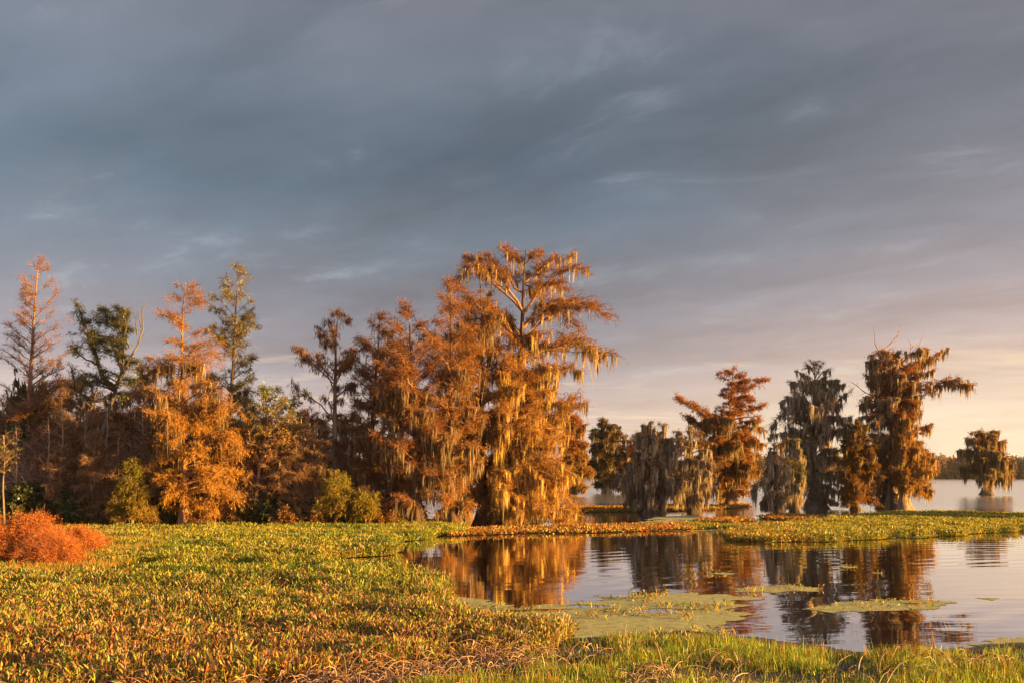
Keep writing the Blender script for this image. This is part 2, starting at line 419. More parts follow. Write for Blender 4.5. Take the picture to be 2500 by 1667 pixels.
def trunk_mesh(g, rng, pts, r0, r1, flare, col, lobes=8, sides=22):
    """tapered trunk through pts (m,3) with a fluted, buttressed base"""
    pts = np.asarray(pts, float)
    # resample
    seg = np.r_[0, np.cumsum(np.linalg.norm(np.diff(pts, axis=0), axis=1))]
    t = np.r_[np.linspace(0, 0.16, 9), np.linspace(0.2, 1, 16)] * seg[-1]
    Pn = np.stack([np.interp(t, seg, pts[:, i]) for i in range(3)], 1)
    u = t / seg[-1]; hgt = t
    Pn[:, 0] += 0.03 * np.sin(u * 9 + rng.uniform(0, 6)) * np.minimum(1, u * 8); Pn[:, 1] += 0.05 * np.sin(u * 7 + rng.uniform(0, 6)) * np.minimum(1, u * 8)
    rad = r0 * (1 - u) + r1 * u + flare * np.exp(-hgt / (0.55 + flare * 0.9))
    a = np.arange(sides) * 2 * np.pi / sides
    ph = rng.uniform(0, 6.28, 4)
    lob = 0.6 * np.sin(a * lobes + ph[0]) + 0.5 * np.sin(a * (lobes - 3) + ph[1]) + 0.3 * np.sin(a * (lobes + 4) + ph[2])
    amp = 0.05 + 0.30 * np.exp(-hgt / (0.7 + flare)) * (1 if flare > 0.05 else 0.3)
    R = rad[:, None] * (1 + amp[:, None] * lob[None])
    V = np.stack([Pn[:, 0:1] + R * np.cos(a), Pn[:, 1:2] + R * np.sin(a), np.repeat(Pn[:, 2:3], sides, 1)], -1)
    m = len(t); idx = np.arange(m * sides).reshape(m, sides); A, B = idx[:-1], idx[1:]
    q = np.stack([A, np.roll(A, -1, 1), np.roll(B, -1, 1), B], -1).reshape(-1, 4)
    fc = np.repeat((np.asarray(col)[None] * (1 + 0.25 * np.repeat(lob[None], m - 1, 0).reshape(-1)[:, None])).clip(0.01, 0.8), 1, 0)
    g.add(V, q, fc)
    return Pn, rad

GREYL = [(0.40, 0.33, 0.265), (0.46, 0.385, 0.31), (0.31, 0.255, 0.20)]
GREY = [(0.30, 0.245, 0.19), (0.36, 0.295, 0.23), (0.23, 0.185, 0.14)]

def make_tree(name, label, cat, Y, trunk, env, seed, r0=0.22, flare=0.5, bark=(0.16, 0.10, 0.065), twig=(0.16, 0.09, 0.055),
              n1=45, rise=(-0.15, 0.7), arch=0.10, sec=7, seclen=0.28, ter=6, terlen=0.4, per=5, leafL=0.16, leafW=0.022, droop=0.9,
              spread=(0.6, 0.45), top=None, low=None, moss_n=0, mossL=0.7, mossS=6, mossW=0.05, mossZ=(0, 1e9), mossC=GREY,
              limbs=(), bare=(), group=None, gz0=0.0, leafmat=None, depth=0.85, top_thin=0.0, low_thin=0.0, zlow=0.0, outer=0.12, bth=1.0, up=0.15, limb_n=1, limb_r=1.0, moss_top=1.0, limb_sec=1.6):
    """a tree standing at distance Y, its trunk and outline measured on the photograph (pixels) and turned into metres"""
    rng = np.random.default_rng(seed); n1 = int(n1 * 1.5)
    bx = gx(trunk[0][0], Y)
    root = empty(name, (bx, Y, gz0)); tag(root, label, cat, group)
    loc = lambda x, y: (gx(x, Y) - bx, 0.0, gz(y, Y) - gz0)
    tp = np.array([loc(x, y) for x, y in trunk]); tp[0, 2] = -0.25
    gt = Geo(); gb = gt if name.startswith('bare') else Geo(); gl = Geo(); gm = Geo()
    topr = 0.02
    Pn, rad = trunk_mesh(gt, rng, tp, r0, topr, flare, bark)
    E = np.array([loc(x, y)[2:] + (gx(xl, Y) - bx, gx(xr, Y) - bx) for x, y, xl, xr in [(0, e[0], e[1], e[2]) for e in env]])
    E = E[np.argsort(E[:, 0])]
    zt = E[-1, 0]; zb = E[0, 0]
    trx = lambda z: np.interp(z, Pn[:, 2], Pn[:, 0])
    def half(z): return np.interp(z, E[:, 0], E[:, 1]), np.interp(z, E[:, 0], E[:, 2])
    # primary branches: tips on the outline
    zz = np.linspace(zb, zt, 60); wl, wr = half(zz); pw = (wr - wl) + 0.12 * (wr - wl).max(); pw /= pw.sum()
    ztip = rng.choice(zz, n1, p=pw) + rng.uniform(-0.5, 0.5, n1) * (zt - zb) / 60
    phi = np.arange(n1) * 2.39996 + rng.uniform(-0.4, 0.4, n1); ztip = ztip[rng.permutation(n1)]
    xl, xr = half(ztip); tx = trx(ztip); cs, sn = np.cos(phi), np.sin(phi)
    rx = np.where(cs > 0, np.maximum(xr - tx, 0.15), np.maximum(tx - xl, 0.15)); ry = np.maximum((xr - xl) * 0.5 * depth, 0.2)
    rr = rng.uniform(0.45, 1.06, n1) ** 0.8
    ex, ey = tx + cs * rx * rr, sn * ry * rr
    rad_h = np.hypot(ex - tx, ey)
    u = (ztip - zb) / (zt - zb)
    rs = rise[0] + (rise[1] - rise[0]) * u + rng.normal(0, 0.08, n1)
    zs = np.clip(ztip - rs * rad_h, max(zlow, 0.35), np.interp(0.97, np.linspace(0, 1, len(Pn)), Pn[:, 2]))
    s = np.linspace(0, 1, 7)[None, :, None]
    st = np.stack([trx(zs), np.interp(zs, Pn[:, 2], Pn[:, 1]), zs], 1)[:, None]; en = np.stack([ex, ey, ztip], 1)[:, None]
    P1 = st + (en - st) * s; Ln = np.linalg.norm(en - st, axis=2)
    P1[:, :, 2] += arch * (Ln * 4 * (s[:, :, 0] * (1 - s[:, :, 0])))
    wob = rng.normal(0, 0.035, P1.shape) * Ln[:, :, None] * (s * 1.0); P1 += wob
    rt = np.interp(zs, Pn[:, 2], rad)
    R1 = bth * np.minimum(rt * 0.6, 0.018 + 0.026 * Ln[:, 0])[:, None] * (1 - 0.85 * s[:, :, 0])
    Llen = Ln[:, 0]; keep_sec = np.ones(n1)
    # limbs read from the photograph
    lims = []
    for k, lm in enumerate(list(limbs) * limb_n + list(bare)):
        q = np.array([loc(x, y) for x, y in lm]); dd = rng.uniform(-0.5, 0.5) * (abs(q[-1, 0] - q[0, 0]))
        if len(limbs) <= k < len(limbs) * limb_n:       # the same sweep repeated towards and away from the viewer
            f_ = rng.uniform(0.45, 0.9); dd = rng.choice([-1, 1]) * rng.uniform(0.9, 1.6) * abs(q[-1, 0] - q[0, 0])
            q[:, 0] = q[0, 0] + (q[:, 0] - q[0, 0]) * f_; q[:, 2] += np.linspace(0, 1, len(q)) * rng.uniform(-0.6, 0.6)
        q[:, 1] = np.interp(q[0, 2], Pn[:, 2], Pn[:, 1]) + np.linspace(0, 1, len(q)) * dd * 0.6
        cu = np.r_[0, np.cumsum(np.linalg.norm(np.diff(q, axis=0), axis=1))]; tt = np.linspace(0, cu[-1], 7)
        qq = np.stack([np.interp(tt, cu, q[:, i]) for i in range(3)], 1); qq[1:-1] += rng.normal(0, 0.02, (5, 3)) * cu[-1]
        lims.append((qq, cu[-1], k < len(limbs) * limb_n))
    if lims:
        PL = np.stack([l[0] for l in lims]); LL = np.array([l[1] for l in lims]); isf = np.array([l[2] for l in lims])
        RL = (np.where(isf, (0.035 + 0.024 * LL) * limb_r, 0.025 + 0.012 * LL))[:, None] * np.linspace(1, 0.16, 7)[None]
        P1 = np.concatenate([P1, PL]); R1 = np.concatenate([R1, RL]); Llen = np.r_[Llen, LL]; keep_sec = np.r_[keep_sec, np.where(isf, limb_sec, 0.35)]
        ztip = np.r_[ztip, PL[:, -1, 2]]
        isbare = np.r_[np.zeros(n1, bool), ~isf]
    else: isbare = np.zeros(n1, bool)
    tubes(gt, P1, R1, 5, np.asarray(bark) * 0.15 + np.asarray(twig) * 1.0)
    # secondary
    c2 = rng.poisson(np.maximum(FILL * sec * keep_sec * (0.4 + 0.3 * Llen), 0.5)); i2 = np.repeat(np.arange(len(P1)), c2); n2 = len(i2)
    s2 = outer + (1 - outer) * rng.uniform(0.0, 1.0, n2) ** 0.75
    p2, t2 = at(P1, i2, s2)
    ang = rng.uniform(0.5, 1.2, n2) * rng.choice([-1, 1], n2); ca, sa = np.cos(ang), np.sin(ang)
    d2 = np.stack([t2[:, 0] * ca - t2[:, 1] * sa, t2[:, 0] * sa + t2[:, 1] * ca, t2[:, 2] * 0.8 + rng.normal(up, 0.28, n2)], 1); d2 = unit(d2)
    L2 = np.clip(seclen * Llen[i2] * rng.uniform(0.5, 1.1, n2) * (1.15 - 0.6 * s2), 0.2, 2.4)
    s = np.linspace(0, 1, 4)[None, :, None]
    P2 = p2[:, None] + d2[:, None] * s * L2[:, None, None]
    P2[:, :, 2] += -0.10 * droop * L2[:, None] * s[:, :, 0] ** 2
    P2 += rng.normal(0, 0.04, P2.shape) * L2[:, None, None] * s
    R2 = (0.008 + 0.012 * L2)[:, None] * (1 - 0.75 * s[:, :, 0])
    tw = pick(rng, n2, [twig], 0.25)
    tubes(gb, P2, R2, 3, tw)
    # twigs
    c3 = rng.poisson(ter * (0.5 + 0.6 * L2)); c3[isbare[i2]] = rng.poisson(0.8, isbare[i2].sum())
    i3 = np.repeat(np.arange(n2), c3); n3 = len(i3); p3, t3 = at(P2, i3, rng.uniform(0.1, 1.0, n3))
    d3 = unit(t3 * 0.8 + rng.normal(0, 0.6, (n3, 3)) + np.array([0, 0, 0.05]))
    L3 = terlen * rng.uniform(0.4, 1.2, n3); P3 = np.stack([p3, p3 + d3 * (L3 * 0.5)[:, None], p3 + d3 * L3[:, None] + np.array([0, 0, -0.15]) * L3[:, None] * droop], 1)
    tubes(gb, P3, np.array([0.006, 0.004, 0.002])[None] * np.ones((n3, 1)), 3, pick(rng, n3, [twig], 0.25))
    # foliage
    uu = np.clip((p3[:, 2] - zb) / (zt - zb), 0, 1)
    dens = np.ones(n3)
    if top_thin: dens *= 1 - top_thin * np.clip((uu - 0.35) / 0.35, 0, 1)
    if low_thin: dens *= 1 - low_thin * np.clip((0.55 - uu) / 0.4, 0, 1)
    k3 = (rng.uniform(0, 1, n3) < dens) & ~isbare[i2][i3]
    # clumps: some sprays full, others nearly empty
    k3 &= vnoise(p3[:, 0] * 1.1 + p3[:, 1] * 0.6, p3[:, 2] * 1.3 + p3[:, 1] * 0.5, seed) > 0.22
    Tp, Lw = np.array(top, float), np.array(low if low is not None else top, float)
    def colr(rg, z):
        f = np.clip((z - zb) / (zt - zb) * 1.3 - 0.15 + rg.normal(0, 0.12, len(z)), 0, 1)[:, None]
        c = Lw[rg.integers(0, len(Lw), len(z))] * (1 - f) + Tp[rg.integers(0, len(Tp), len(z))] * f  # crown tone runs by height; orange low palettes include painted glow
        return np.clip(c * (1 + rg.uniform(-0.3, 0.3, (len(z), 1))), 0.004, 0.9)
    leaves(gl, rng, P3[k3], per * LEAF, leafL * 0.95, leafW * 0.5, droop, spread, colr)
    # moss beards, in runs along the branches
    if moss_n:
        moss_n = int(moss_n * MOSS); im = rng.integers(0, n2, moss_n * 3); pm, _ = at(P2, im, rng.uniform(0, 1, moss_n * 3))
        z = pm[:, 2]; ok = (z > mossZ[0]) & (z < mossZ[1]) & (vnoise(pm[:, 0] * 0.9 + pm[:, 1] * 0.7, z * 0.8, seed + 3) > 0.45) & ~isbare[i2][im]
        ok &= rng.uniform(0, 1, len(z)) < 1 - (1 - moss_top) * np.clip((z - zb) / (zt - zb) * 1.6 - 0.5, 0, 1)
        pm = pm[ok][:moss_n]
        moss(gm, rng, pm, mossL, mossS + 2, mossW * 0.62, np.array(mossC) * 1.2)
    gt.build('trunk', M_bark, root, True)
    if gb is not gt: gb.build('branches', M_twig, root)
    gl.build('foliage', leafmat or M_leaf, root); gm.build('spanish_moss', M_moss, root)
    return root

FILL, LEAF, MOSS = 1.9, 1.7, 2.0
# plant colours; a few also hold some of the low golden sunlight
RUST = [(0.30, 0.105, 0.035), (0.24, 0.085, 0.03), (0.34, 0.14, 0.045)]
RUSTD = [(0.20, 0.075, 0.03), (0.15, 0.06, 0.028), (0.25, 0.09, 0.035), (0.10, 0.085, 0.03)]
OCHRE = [(0.42, 0.22, 0.05), (0.36, 0.17, 0.04), (0.30, 0.19, 0.05)]
ORANGE = [(0.58, 0.29, 0.045), (0.52, 0.23, 0.035), (0.60, 0.35, 0.055)]  # autumn orange, strengthened to paint a gold glow into low boughs
OLIVE = [(0.09, 0.11, 0.03), (0.07, 0.085, 0.025), (0.16, 0.13, 0.035), (0.06, 0.08, 0.03)]
DGREEN = [(0.05, 0.07, 0.025), (0.04, 0.06, 0.02), (0.07, 0.085, 0.03)]
YGREEN = [(0.27, 0.27, 0.04), (0.20, 0.23, 0.035), (0.36, 0.27, 0.045)]
PALE = [(0.28, 0.135, 0.075), (0.23, 0.11, 0.06), (0.19, 0.115, 0.06)]
GOLDM = [(0.40, 0.29, 0.15), (0.34, 0.24, 0.12), (0.28, 0.20, 0.11)]
SUNLITM = [(0.60, 0.44, 0.17), (0.52, 0.36, 0.13), (0.44, 0.31, 0.13)]  # moss colour brightened to stand in for golden sun on it
TANM = [(0.27, 0.20, 0.135), (0.32, 0.24, 0.16), (0.21, 0.155, 0.105)]

# ---- left wood
make_tree('bald_cypress', 'tall sparse pinkish cypress at the far left edge of the wood', 'tree', 62,
          [(72, 1290), (70, 1100), (75, 900), (82, 760), (95, 640)],
          [(633, 78, 108), (680, 55, 150), (740, 45, 158), (800, 22, 172), (860, 5, 185), (950, -5, 190), (1010, 15, 150), (1060, 25, 120)], 11,
          r0=0.24, flare=0.3, bark=(0.30, 0.18, 0.13), twig=(0.28, 0.15, 0.105), bth=0.5, arch=0.02, n1=75, rise=(0.55, 0.9), sec=9, ter=8, per=0.6, terlen=0.45, leafL=0.13, top=PALE, low=PALE + RUSTD, top_thin=0.25, gz0=0.2, droop=0.5)
make_tree('forked_willow', 'dark green leaning tree with a forked trunk and bare dead top', 'tree', 60,
          [(212, 1290), (230, 1180), (255, 1040), (285, 940), (300, 900), (305, 840), (300, 780)],
          [(738, 205, 245), (765, 180, 278), (800, 165, 300), (860, 168, 325), (920, 165, 330), (965, 190, 300)], 12,
          r0=0.24, flare=0.15, bark=(0.15, 0.125, 0.10), twig=(0.13, 0.10, 0.075), n1=34, rise=(0.1, 0.5), sec=7, ter=6, per=3.5, leafL=0.19, leafW=0.028, top=OLIVE, low=OLIVE + DGREEN, droop=0.7, gz0=0.2,
          limbs=[[(280, 950), (245, 890), (238, 830), (205, 785), (196, 752)], [(283, 945), (300, 870), (292, 820), (262, 770)], [(245, 890), (205, 875), (182, 850)], [(275, 960), (235, 985), (195, 960), (180, 900)]],
          bare=[[(288, 935), (318, 850), (345, 800), (352, 760), (357, 728)], [(318, 850), (308, 810), (306, 770), (314, 738)], [(335, 818), (330, 780), (318, 745)], [(345, 800), (338, 770), (337, 742)]], leafmat=M_broad, zlow=3)
make_tree('bald_cypress', 'cypress with glowing orange lower boughs and a nearly bare pale top', 'tree', 57.5,
          [(450, 1297), (448, 1150), (446, 1000), (446, 860), (446, 760), (452, 690)],
          [(688, 432, 485), (740, 400, 510), (830, 370, 525), (900, 355, 560), (960, 352, 585), (1030, 368, 600), (1100, 380, 615), (1180, 385, 622), (1240, 415, 590)], 13,
          r0=0.19, flare=0.35, bark=(0.28, 0.15, 0.085), twig=(0.29, 0.16, 0.09), bth=0.7, n1=100, rise=(-0.12, 0.7), sec=8, ter=9, per=4.0, terlen=0.5, seclen=0.34, leafL=0.17, top=PALE + RUST, low=ORANGE + ORANGE + [(0.55, 0.32, 0.06)], top_thin=0.75, moss_n=420, mossL=0.9, mossZ=(4.5, 9.5), mossC=TANM, gz0=0.15)
make_tree('green_poplar', 'tall narrow green and gold tree rising behind the orange cypress', 'tree', 65,
          [(548, 1290), (556, 1050), (570, 900), (575, 760), (580, 665)],
          [(650, 560, 598), (700, 528, 618), (780, 500, 628), (880, 505, 634), (960, 505, 635), (1060, 510, 625), (1140, 530, 600)], 14,
          r0=0.2, flare=0.1, bth=0.7, n1=55, rise=(0.4, 1.1), sec=7, ter=7, per=2.8, leafL=0.20, leafW=0.028, top=[(0.24, 0.20, 0.04), (0.30, 0.21, 0.04), (0.16, 0.16, 0.035)], low=OLIVE + [(0.2, 0.17, 0.04)], droop=0.7, gz0=0.2, leafmat=M_broad)
make_tree('red_maple', 'small pale trunked tree with thin green and red leaves', 'tree', 58.5,
          [(632, 1297), (626, 1200), (632, 1140), (646, 1090), (655, 1030), (650, 960)],
          [(942, 620, 658), (970, 600, 735), (1020, 598, 762), (1080, 605, 745), (1130, 615, 700)], 15,
          r0=0.15, flare=0.1, bark=(0.30, 0.19, 0.12), twig=(0.28, 0.16, 0.1), n1=30, rise=(0.3, 0.8), sec=7, ter=5, per=3, leafL=0.15, leafW=0.05, top=[(0.10, 0.14, 0.03), (0.16, 0.18, 0.04)], low=[(0.40, 0.16, 0.06), (0.45, 0.22, 0.06), (0.18, 0.15, 0.04)], droop=0.4, gz0=0.2,
          limbs=[[(632, 1140), (618, 1090), (608, 1040), (612, 990)], [(646, 1090), (690, 1040), (715, 990), (735, 965)]], leafmat=M_broad, zlow=2.5)
make_tree('bald_cypress', 'open umbrella shaped cypress with dark drooping tufts left of the dense rust grove', 'tree', 60.5,
          [(818, 1292), (818, 1130), (816, 1000), (820, 880), (822, 800), (828, 757)],
          [(752, 805, 850), (790, 768, 885), (850, 718, 898), (890, 690, 902), (930, 698, 885), (980, 740, 860), (1100, 785, 850)], 16,
          r0=0.24, flare=0.35, bark=(0.25, 0.16, 0.115), twig=(0.33, 0.20, 0.13), bth=0.8, outer=0.35, arch=0.03, n1=26, rise=(0.5, 1.0), sec=9, ter=6, per=1.5, leafL=0.30, leafW=0.034, top=RUSTD + [(0.26, 0.14, 0.07)], low=RUSTD + RUST, droop=1.6, moss_n=90, mossL=0.5, gz0=0.15, seclen=0.27)
# ---- the rust coloured grove in the middle
common = dict(group=None, gz0=0.0)
make_tree('bald_cypress', 'dense rust cypress forming the left end of the central grove', 'tree', 60.5,
          [(912, 1288), (905, 1100), (915, 950), (925, 830), (925, 770)],
          [(768, 900, 945), (820, 868, 975), (890, 842, 1000), (1000, 838, 1005), (1120, 845, 1005), (1240, 870, 985)], 21,
          r0=0.2, flare=0.4, zlow=1.5, bark=(0.105, 0.062, 0.042), moss_top=0.3, twig=(0.29, 0.15, 0.085), outer=0.2, n1=68, rise=(0.1, 1.0), sec=8, ter=9, per=2.5, terlen=0.55, seclen=0.36, arch=0.03, top=RUSTD, low=RUSTD + RUST, moss_n=420, mossL=0.7, mossZ=(0, 8), mossC=TANM)
make_tree('bald_cypress', 'rust cypress with a pale trunk, second from the left in the central grove', 'tree', 58.3,
          [(1020, 1292), (1015, 1100), (1006, 950), (1002, 840), (1000, 740)],
          [(735, 978, 1030), (790, 942, 1070), (860, 905, 1090), (1000, 900, 1095), (1150, 915, 1095), (1245, 945, 1075)], 22,
          r0=0.22, flare=0.6, zlow=1.5, bark=(0.105, 0.062, 0.042), moss_top=0.3, twig=(0.29, 0.15, 0.085), outer=0.2, n1=68, rise=(0.1, 1.0), sec=8, ter=9, per=2.5, terlen=0.55, seclen=0.36, arch=0.03, top=RUSTD + RUST, low=RUST, moss_n=700, mossL=0.8, mossZ=(0, 9), mossC=TANM)
make_tree('bald_cypress', 'upright rust cypress in the middle of the central grove', 'tree', 58.8,
          [(1102, 1294), (1100, 1100), (1098, 950), (1102, 840), (1100, 700)],
          [(688, 1078, 1132), (750, 1040, 1160), (850, 1022, 1180), (1000, 1010, 1185), (1150, 1020, 1185), (1255, 1045, 1165)], 23,
          r0=0.24, flare=0.75, zlow=1.5, bark=(0.105, 0.062, 0.042), moss_top=0.3, twig=(0.29, 0.15, 0.085), outer=0.2, n1=75, rise=(0.1, 1.0), sec=8, ter=9, per=2.5, terlen=0.55, seclen=0.36, arch=0.03, top=RUST + RUSTD, low=RUST + OCHRE + ORANGE, moss_n=950, mossL=0.85, mossZ=(0, 9.5), mossC=TANM)
make_tree('bald_cypress', 'rust cypress crowded against the left side of the giant cypress', 'tree', 62.5,
          [(1182, 1290), (1178, 1100), (1174, 900), (1176, 760), (1172, 660)],
          [(645, 1140, 1205), (700, 1085, 1225), (780, 1070, 1230), (900, 1085, 1245), (1100, 1100, 1250), (1250, 1120, 1240)], 24,
          r0=0.22, flare=0.7, zlow=1.5, bark=(0.105, 0.062, 0.042), moss_top=0.3, twig=(0.29, 0.15, 0.085), outer=0.2, n1=61, rise=(0.1, 1.0), sec=8, ter=9, per=2.5, terlen=0.55, seclen=0.36, arch=0.03, top=RUST + RUSTD, low=RUST + OCHRE + ORANGE, moss_n=800, mossL=0.8, mossC=TANM)
make_tree('giant_cypress', 'giant cypress towering over the grove with long mossy limbs reaching right', 'tree', 63.5,
          [(1268, 1293), (1266, 1150), (1268, 1000), (1272, 850), (1275, 750), (1278, 680), (1284, 610)],
          [(770, 1240, 1310), (810, 1215, 1335), (880, 1212, 1350), (980, 1205, 1388), (1080, 1200, 1380), (1180, 1195, 1385), (1262, 1215, 1385)], 25,
          r0=0.42, flare=1.0, zlow=1.5, limb_r=0.6, bark=(0.105, 0.062, 0.042), twig=(0.27, 0.145, 0.085), outer=0.22, up=0.3, limb_n=2, n1=85, rise=(-0.25, 0.75), sec=8, ter=7, per=2.6, terlen=0.5, seclen=0.30, top=RUST + RUSTD, low=OCHRE + ORANGE + ORANGE, moss_n=2300, mossL=0.95, mossS=6, moss_top=0.15, mossC=TANM + SUNLITM, droop=1.2,
          limbs=[[(1280, 690), (1316, 658), (1345, 628), (1396, 620)], [(1276, 770), (1316, 714), (1345, 678), (1386, 663), (1426, 660)],
                 [(1276, 800), (1335, 742), (1375, 730), (1428, 726), (1485, 762)], [(1274, 830), (1310, 806), (1348, 765), (1380, 748), (1442, 752)],
                 [(1272, 885), (1320, 858), (1388, 838), (1425, 830), (1460, 838), (1490, 862)], [(1270, 850), (1257, 813), (1214, 767), (1180, 745), (1140, 728)],
                 [(1275, 760), (1238, 717), (1198, 687), (1160, 676), (1110, 690)], [(1276, 715), (1254, 692), (1233, 663), (1190, 636), (1142, 634)],
                 [(1279, 660), (1262, 625), (1225, 605)], [(1279, 650), (1300, 620), (1325, 608)], [(1272, 940), (1330, 920), (1380, 895), (1412, 905)],
                 [(1270, 1110), (1330, 1060), (1390, 1005), (1422, 988)], [(1278, 690), (1305, 690), (1325, 700), (1370, 690)]], limb_sec=2.0)
make_tree('bald_cypress', 'gold curtained cypress at the right corner of the central grove', 'tree', 61.5,
          [(1243, 1295), (1240, 1150), (1242, 1000), (1246, 900), (1250, 860)],
          [(860, 1225, 1290), (950, 1205, 1345), (1040, 1200, 1380), (1130, 1200, 1390), (1220, 1195, 1395), (1270, 1210, 1392)], 26,
          r0=0.24, flare=0.75, zlow=1.5, bark=(0.105, 0.062, 0.042), twig=(0.34, 0.19, 0.10), n1=95, rise=(-0.45, 0.6), sec=8, ter=9, per=2.5, terlen=0.55, seclen=0.36, arch=0.06, top=OCHRE + RUST, low=ORANGE + OCHRE, moss_n=1500, mossL=0.9, mossC=SUNLITM, droop=1.2,
          limbs=[[(1243, 1110), (1290, 1125), (1340, 1110), (1385, 1150)], [(1243, 1190), (1290, 1170), (1350, 1180), (1398, 1230)], [(1243, 1160), (1300, 1180), (1360, 1220), (1400, 1262)]])
# ---- farther trees past the grove
make_tree('bald_cypress', 'golden flat topped cypress just past the right edge of the grove', 'tree', 150,
          [(1392, 1212), (1390, 1120), (1395, 1060), (1398, 1018)],
          [(1013, 1378, 1420), (1035, 1372, 1428), (1070, 1375, 1432), (1110, 1368, 1450), (1160, 1372, 1448), (1195, 1385, 1440)], 31,
          r0=0.35, flare=0.8, n1=80, rise=(-0.1, 0.5), per=6, leafL=0.3, leafW=0.06, terlen=0.6, top=RUST, low=OCHRE, moss_n=900, mossL=1.3, mossW=0.11, mossC=GOLDM)
make_tree('bald_cypress', 'dark far cypress with slender grey trunks beside the strip of open lake', 'tree', 175,
          [(1480, 1204), (1480, 1120), (1478, 1060), (1482, 1024)],
          [(1021, 1465, 1508), (1050, 1440, 1515), (1090, 1436, 1520), (1140, 1438, 1528), (1185, 1450, 1510)], 32,
          r0=0.35, flare=0.8, bark=(0.22, 0.18, 0.15), n1=80, rise=(-0.1, 0.5), per=6, leafL=0.3, leafW=0.06, terlen=0.6, top=OLIVE + RUSTD, low=RUSTD + OLIVE, moss_n=900, mossL=1.3, mossW=0.11)
make_tree('bald_cypress', 'short far cypress half hidden left of the shaded mossy group', 'tree', 165,
          [(1530, 1206), (1532, 1120), (1530, 1065)],
          [(1062, 1518, 1545), (1100, 1505, 1560), (1150, 1500, 1570), (1190, 1510, 1560)], 33,
          r0=0.3, flare=0.8, n1=60, rise=(-0.1, 0.5), per=6, leafL=0.3, leafW=0.06, terlen=0.6, top=RUSTD, low=RUSTD, moss_n=700, mossL=1.2, mossW=0.11)
# ---- shaded mossy group
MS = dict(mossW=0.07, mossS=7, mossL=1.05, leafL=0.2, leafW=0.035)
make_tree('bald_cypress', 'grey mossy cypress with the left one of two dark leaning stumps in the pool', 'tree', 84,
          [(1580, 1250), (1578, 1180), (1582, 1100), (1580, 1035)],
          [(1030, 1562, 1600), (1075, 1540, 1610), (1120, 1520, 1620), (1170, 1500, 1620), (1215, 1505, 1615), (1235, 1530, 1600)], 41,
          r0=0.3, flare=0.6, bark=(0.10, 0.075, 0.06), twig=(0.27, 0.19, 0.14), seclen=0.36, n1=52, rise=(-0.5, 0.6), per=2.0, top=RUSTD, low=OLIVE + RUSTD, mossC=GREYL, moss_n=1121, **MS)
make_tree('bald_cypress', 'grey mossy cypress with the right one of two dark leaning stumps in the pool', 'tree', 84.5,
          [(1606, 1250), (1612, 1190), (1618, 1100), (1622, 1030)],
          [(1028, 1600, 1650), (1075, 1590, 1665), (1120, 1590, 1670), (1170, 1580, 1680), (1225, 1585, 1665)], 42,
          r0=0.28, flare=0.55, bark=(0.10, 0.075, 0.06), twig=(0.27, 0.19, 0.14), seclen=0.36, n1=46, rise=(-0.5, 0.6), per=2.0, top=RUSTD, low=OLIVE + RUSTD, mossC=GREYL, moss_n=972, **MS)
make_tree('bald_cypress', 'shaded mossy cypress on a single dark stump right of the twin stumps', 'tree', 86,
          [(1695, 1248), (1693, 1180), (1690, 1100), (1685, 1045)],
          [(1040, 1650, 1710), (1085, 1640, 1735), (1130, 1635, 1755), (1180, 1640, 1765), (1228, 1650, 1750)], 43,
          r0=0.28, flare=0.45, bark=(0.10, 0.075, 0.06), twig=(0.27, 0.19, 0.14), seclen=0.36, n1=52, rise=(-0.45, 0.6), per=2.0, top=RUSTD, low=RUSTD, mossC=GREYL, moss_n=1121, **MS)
make_tree('bald_cypress', 'large rust red cypress with a stepped crown behind the shaded mossy group', 'tree', 108,
          [(1782, 1230), (1780, 1120), (1782, 1020), (1785, 950), (1790, 900)],
          [(895, 1765, 1805), (915, 1748, 1835), (945, 1752, 1850), (975, 1765, 1840), (1000, 1735, 1865), (1050, 1700, 1880), (1100, 1690, 1878), (1150, 1705, 1860), (1215, 1725, 1845)], 44,
          r0=0.4, flare=0.9, bark=(0.20, 0.13, 0.09), twig=(0.32, 0.18, 0.12), n1=125, rise=(-0.2, 0.35), sec=9, per=3.4, top=RUST, low=RUST + OCHRE, moss_n=1500, mossL=1.1, mossW=0.08, mossC=TANM + GOLDM, mossZ=(0, 9.5), leafL=0.22, leafW=0.04,
          limbs=[[(1782, 1060), (1740, 1030), (1700, 1000), (1655, 975)], [(1782, 1050), (1730, 1010), (1690, 985)], [(1786, 985), (1825, 950), (1848, 932), (1872, 924)], [(1782, 1010), (1830, 1000), (1872, 985)], [(1780, 1040), (1720, 1035), (1675, 1015)]], limb_sec=2.2)
# ---- right cluster
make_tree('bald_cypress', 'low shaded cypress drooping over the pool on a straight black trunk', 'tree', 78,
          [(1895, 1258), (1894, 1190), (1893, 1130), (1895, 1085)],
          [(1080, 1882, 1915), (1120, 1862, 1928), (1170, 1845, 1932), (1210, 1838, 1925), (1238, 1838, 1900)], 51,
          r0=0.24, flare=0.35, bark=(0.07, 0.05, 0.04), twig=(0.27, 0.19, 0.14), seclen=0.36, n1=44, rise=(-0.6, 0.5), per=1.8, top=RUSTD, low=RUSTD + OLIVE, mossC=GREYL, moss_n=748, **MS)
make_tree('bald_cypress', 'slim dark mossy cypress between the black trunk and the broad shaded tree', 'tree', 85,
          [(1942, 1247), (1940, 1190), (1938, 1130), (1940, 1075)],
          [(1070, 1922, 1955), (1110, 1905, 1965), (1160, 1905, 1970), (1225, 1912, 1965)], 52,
          r0=0.2, flare=0.35, bark=(0.11, 0.08, 0.06), twig=(0.27, 0.19, 0.14), seclen=0.36, n1=38, rise=(-0.4, 0.5), per=2.2, top=OLIVE, low=OLIVE + DGREEN, mossC=GREYL, moss_n=598, **MS)
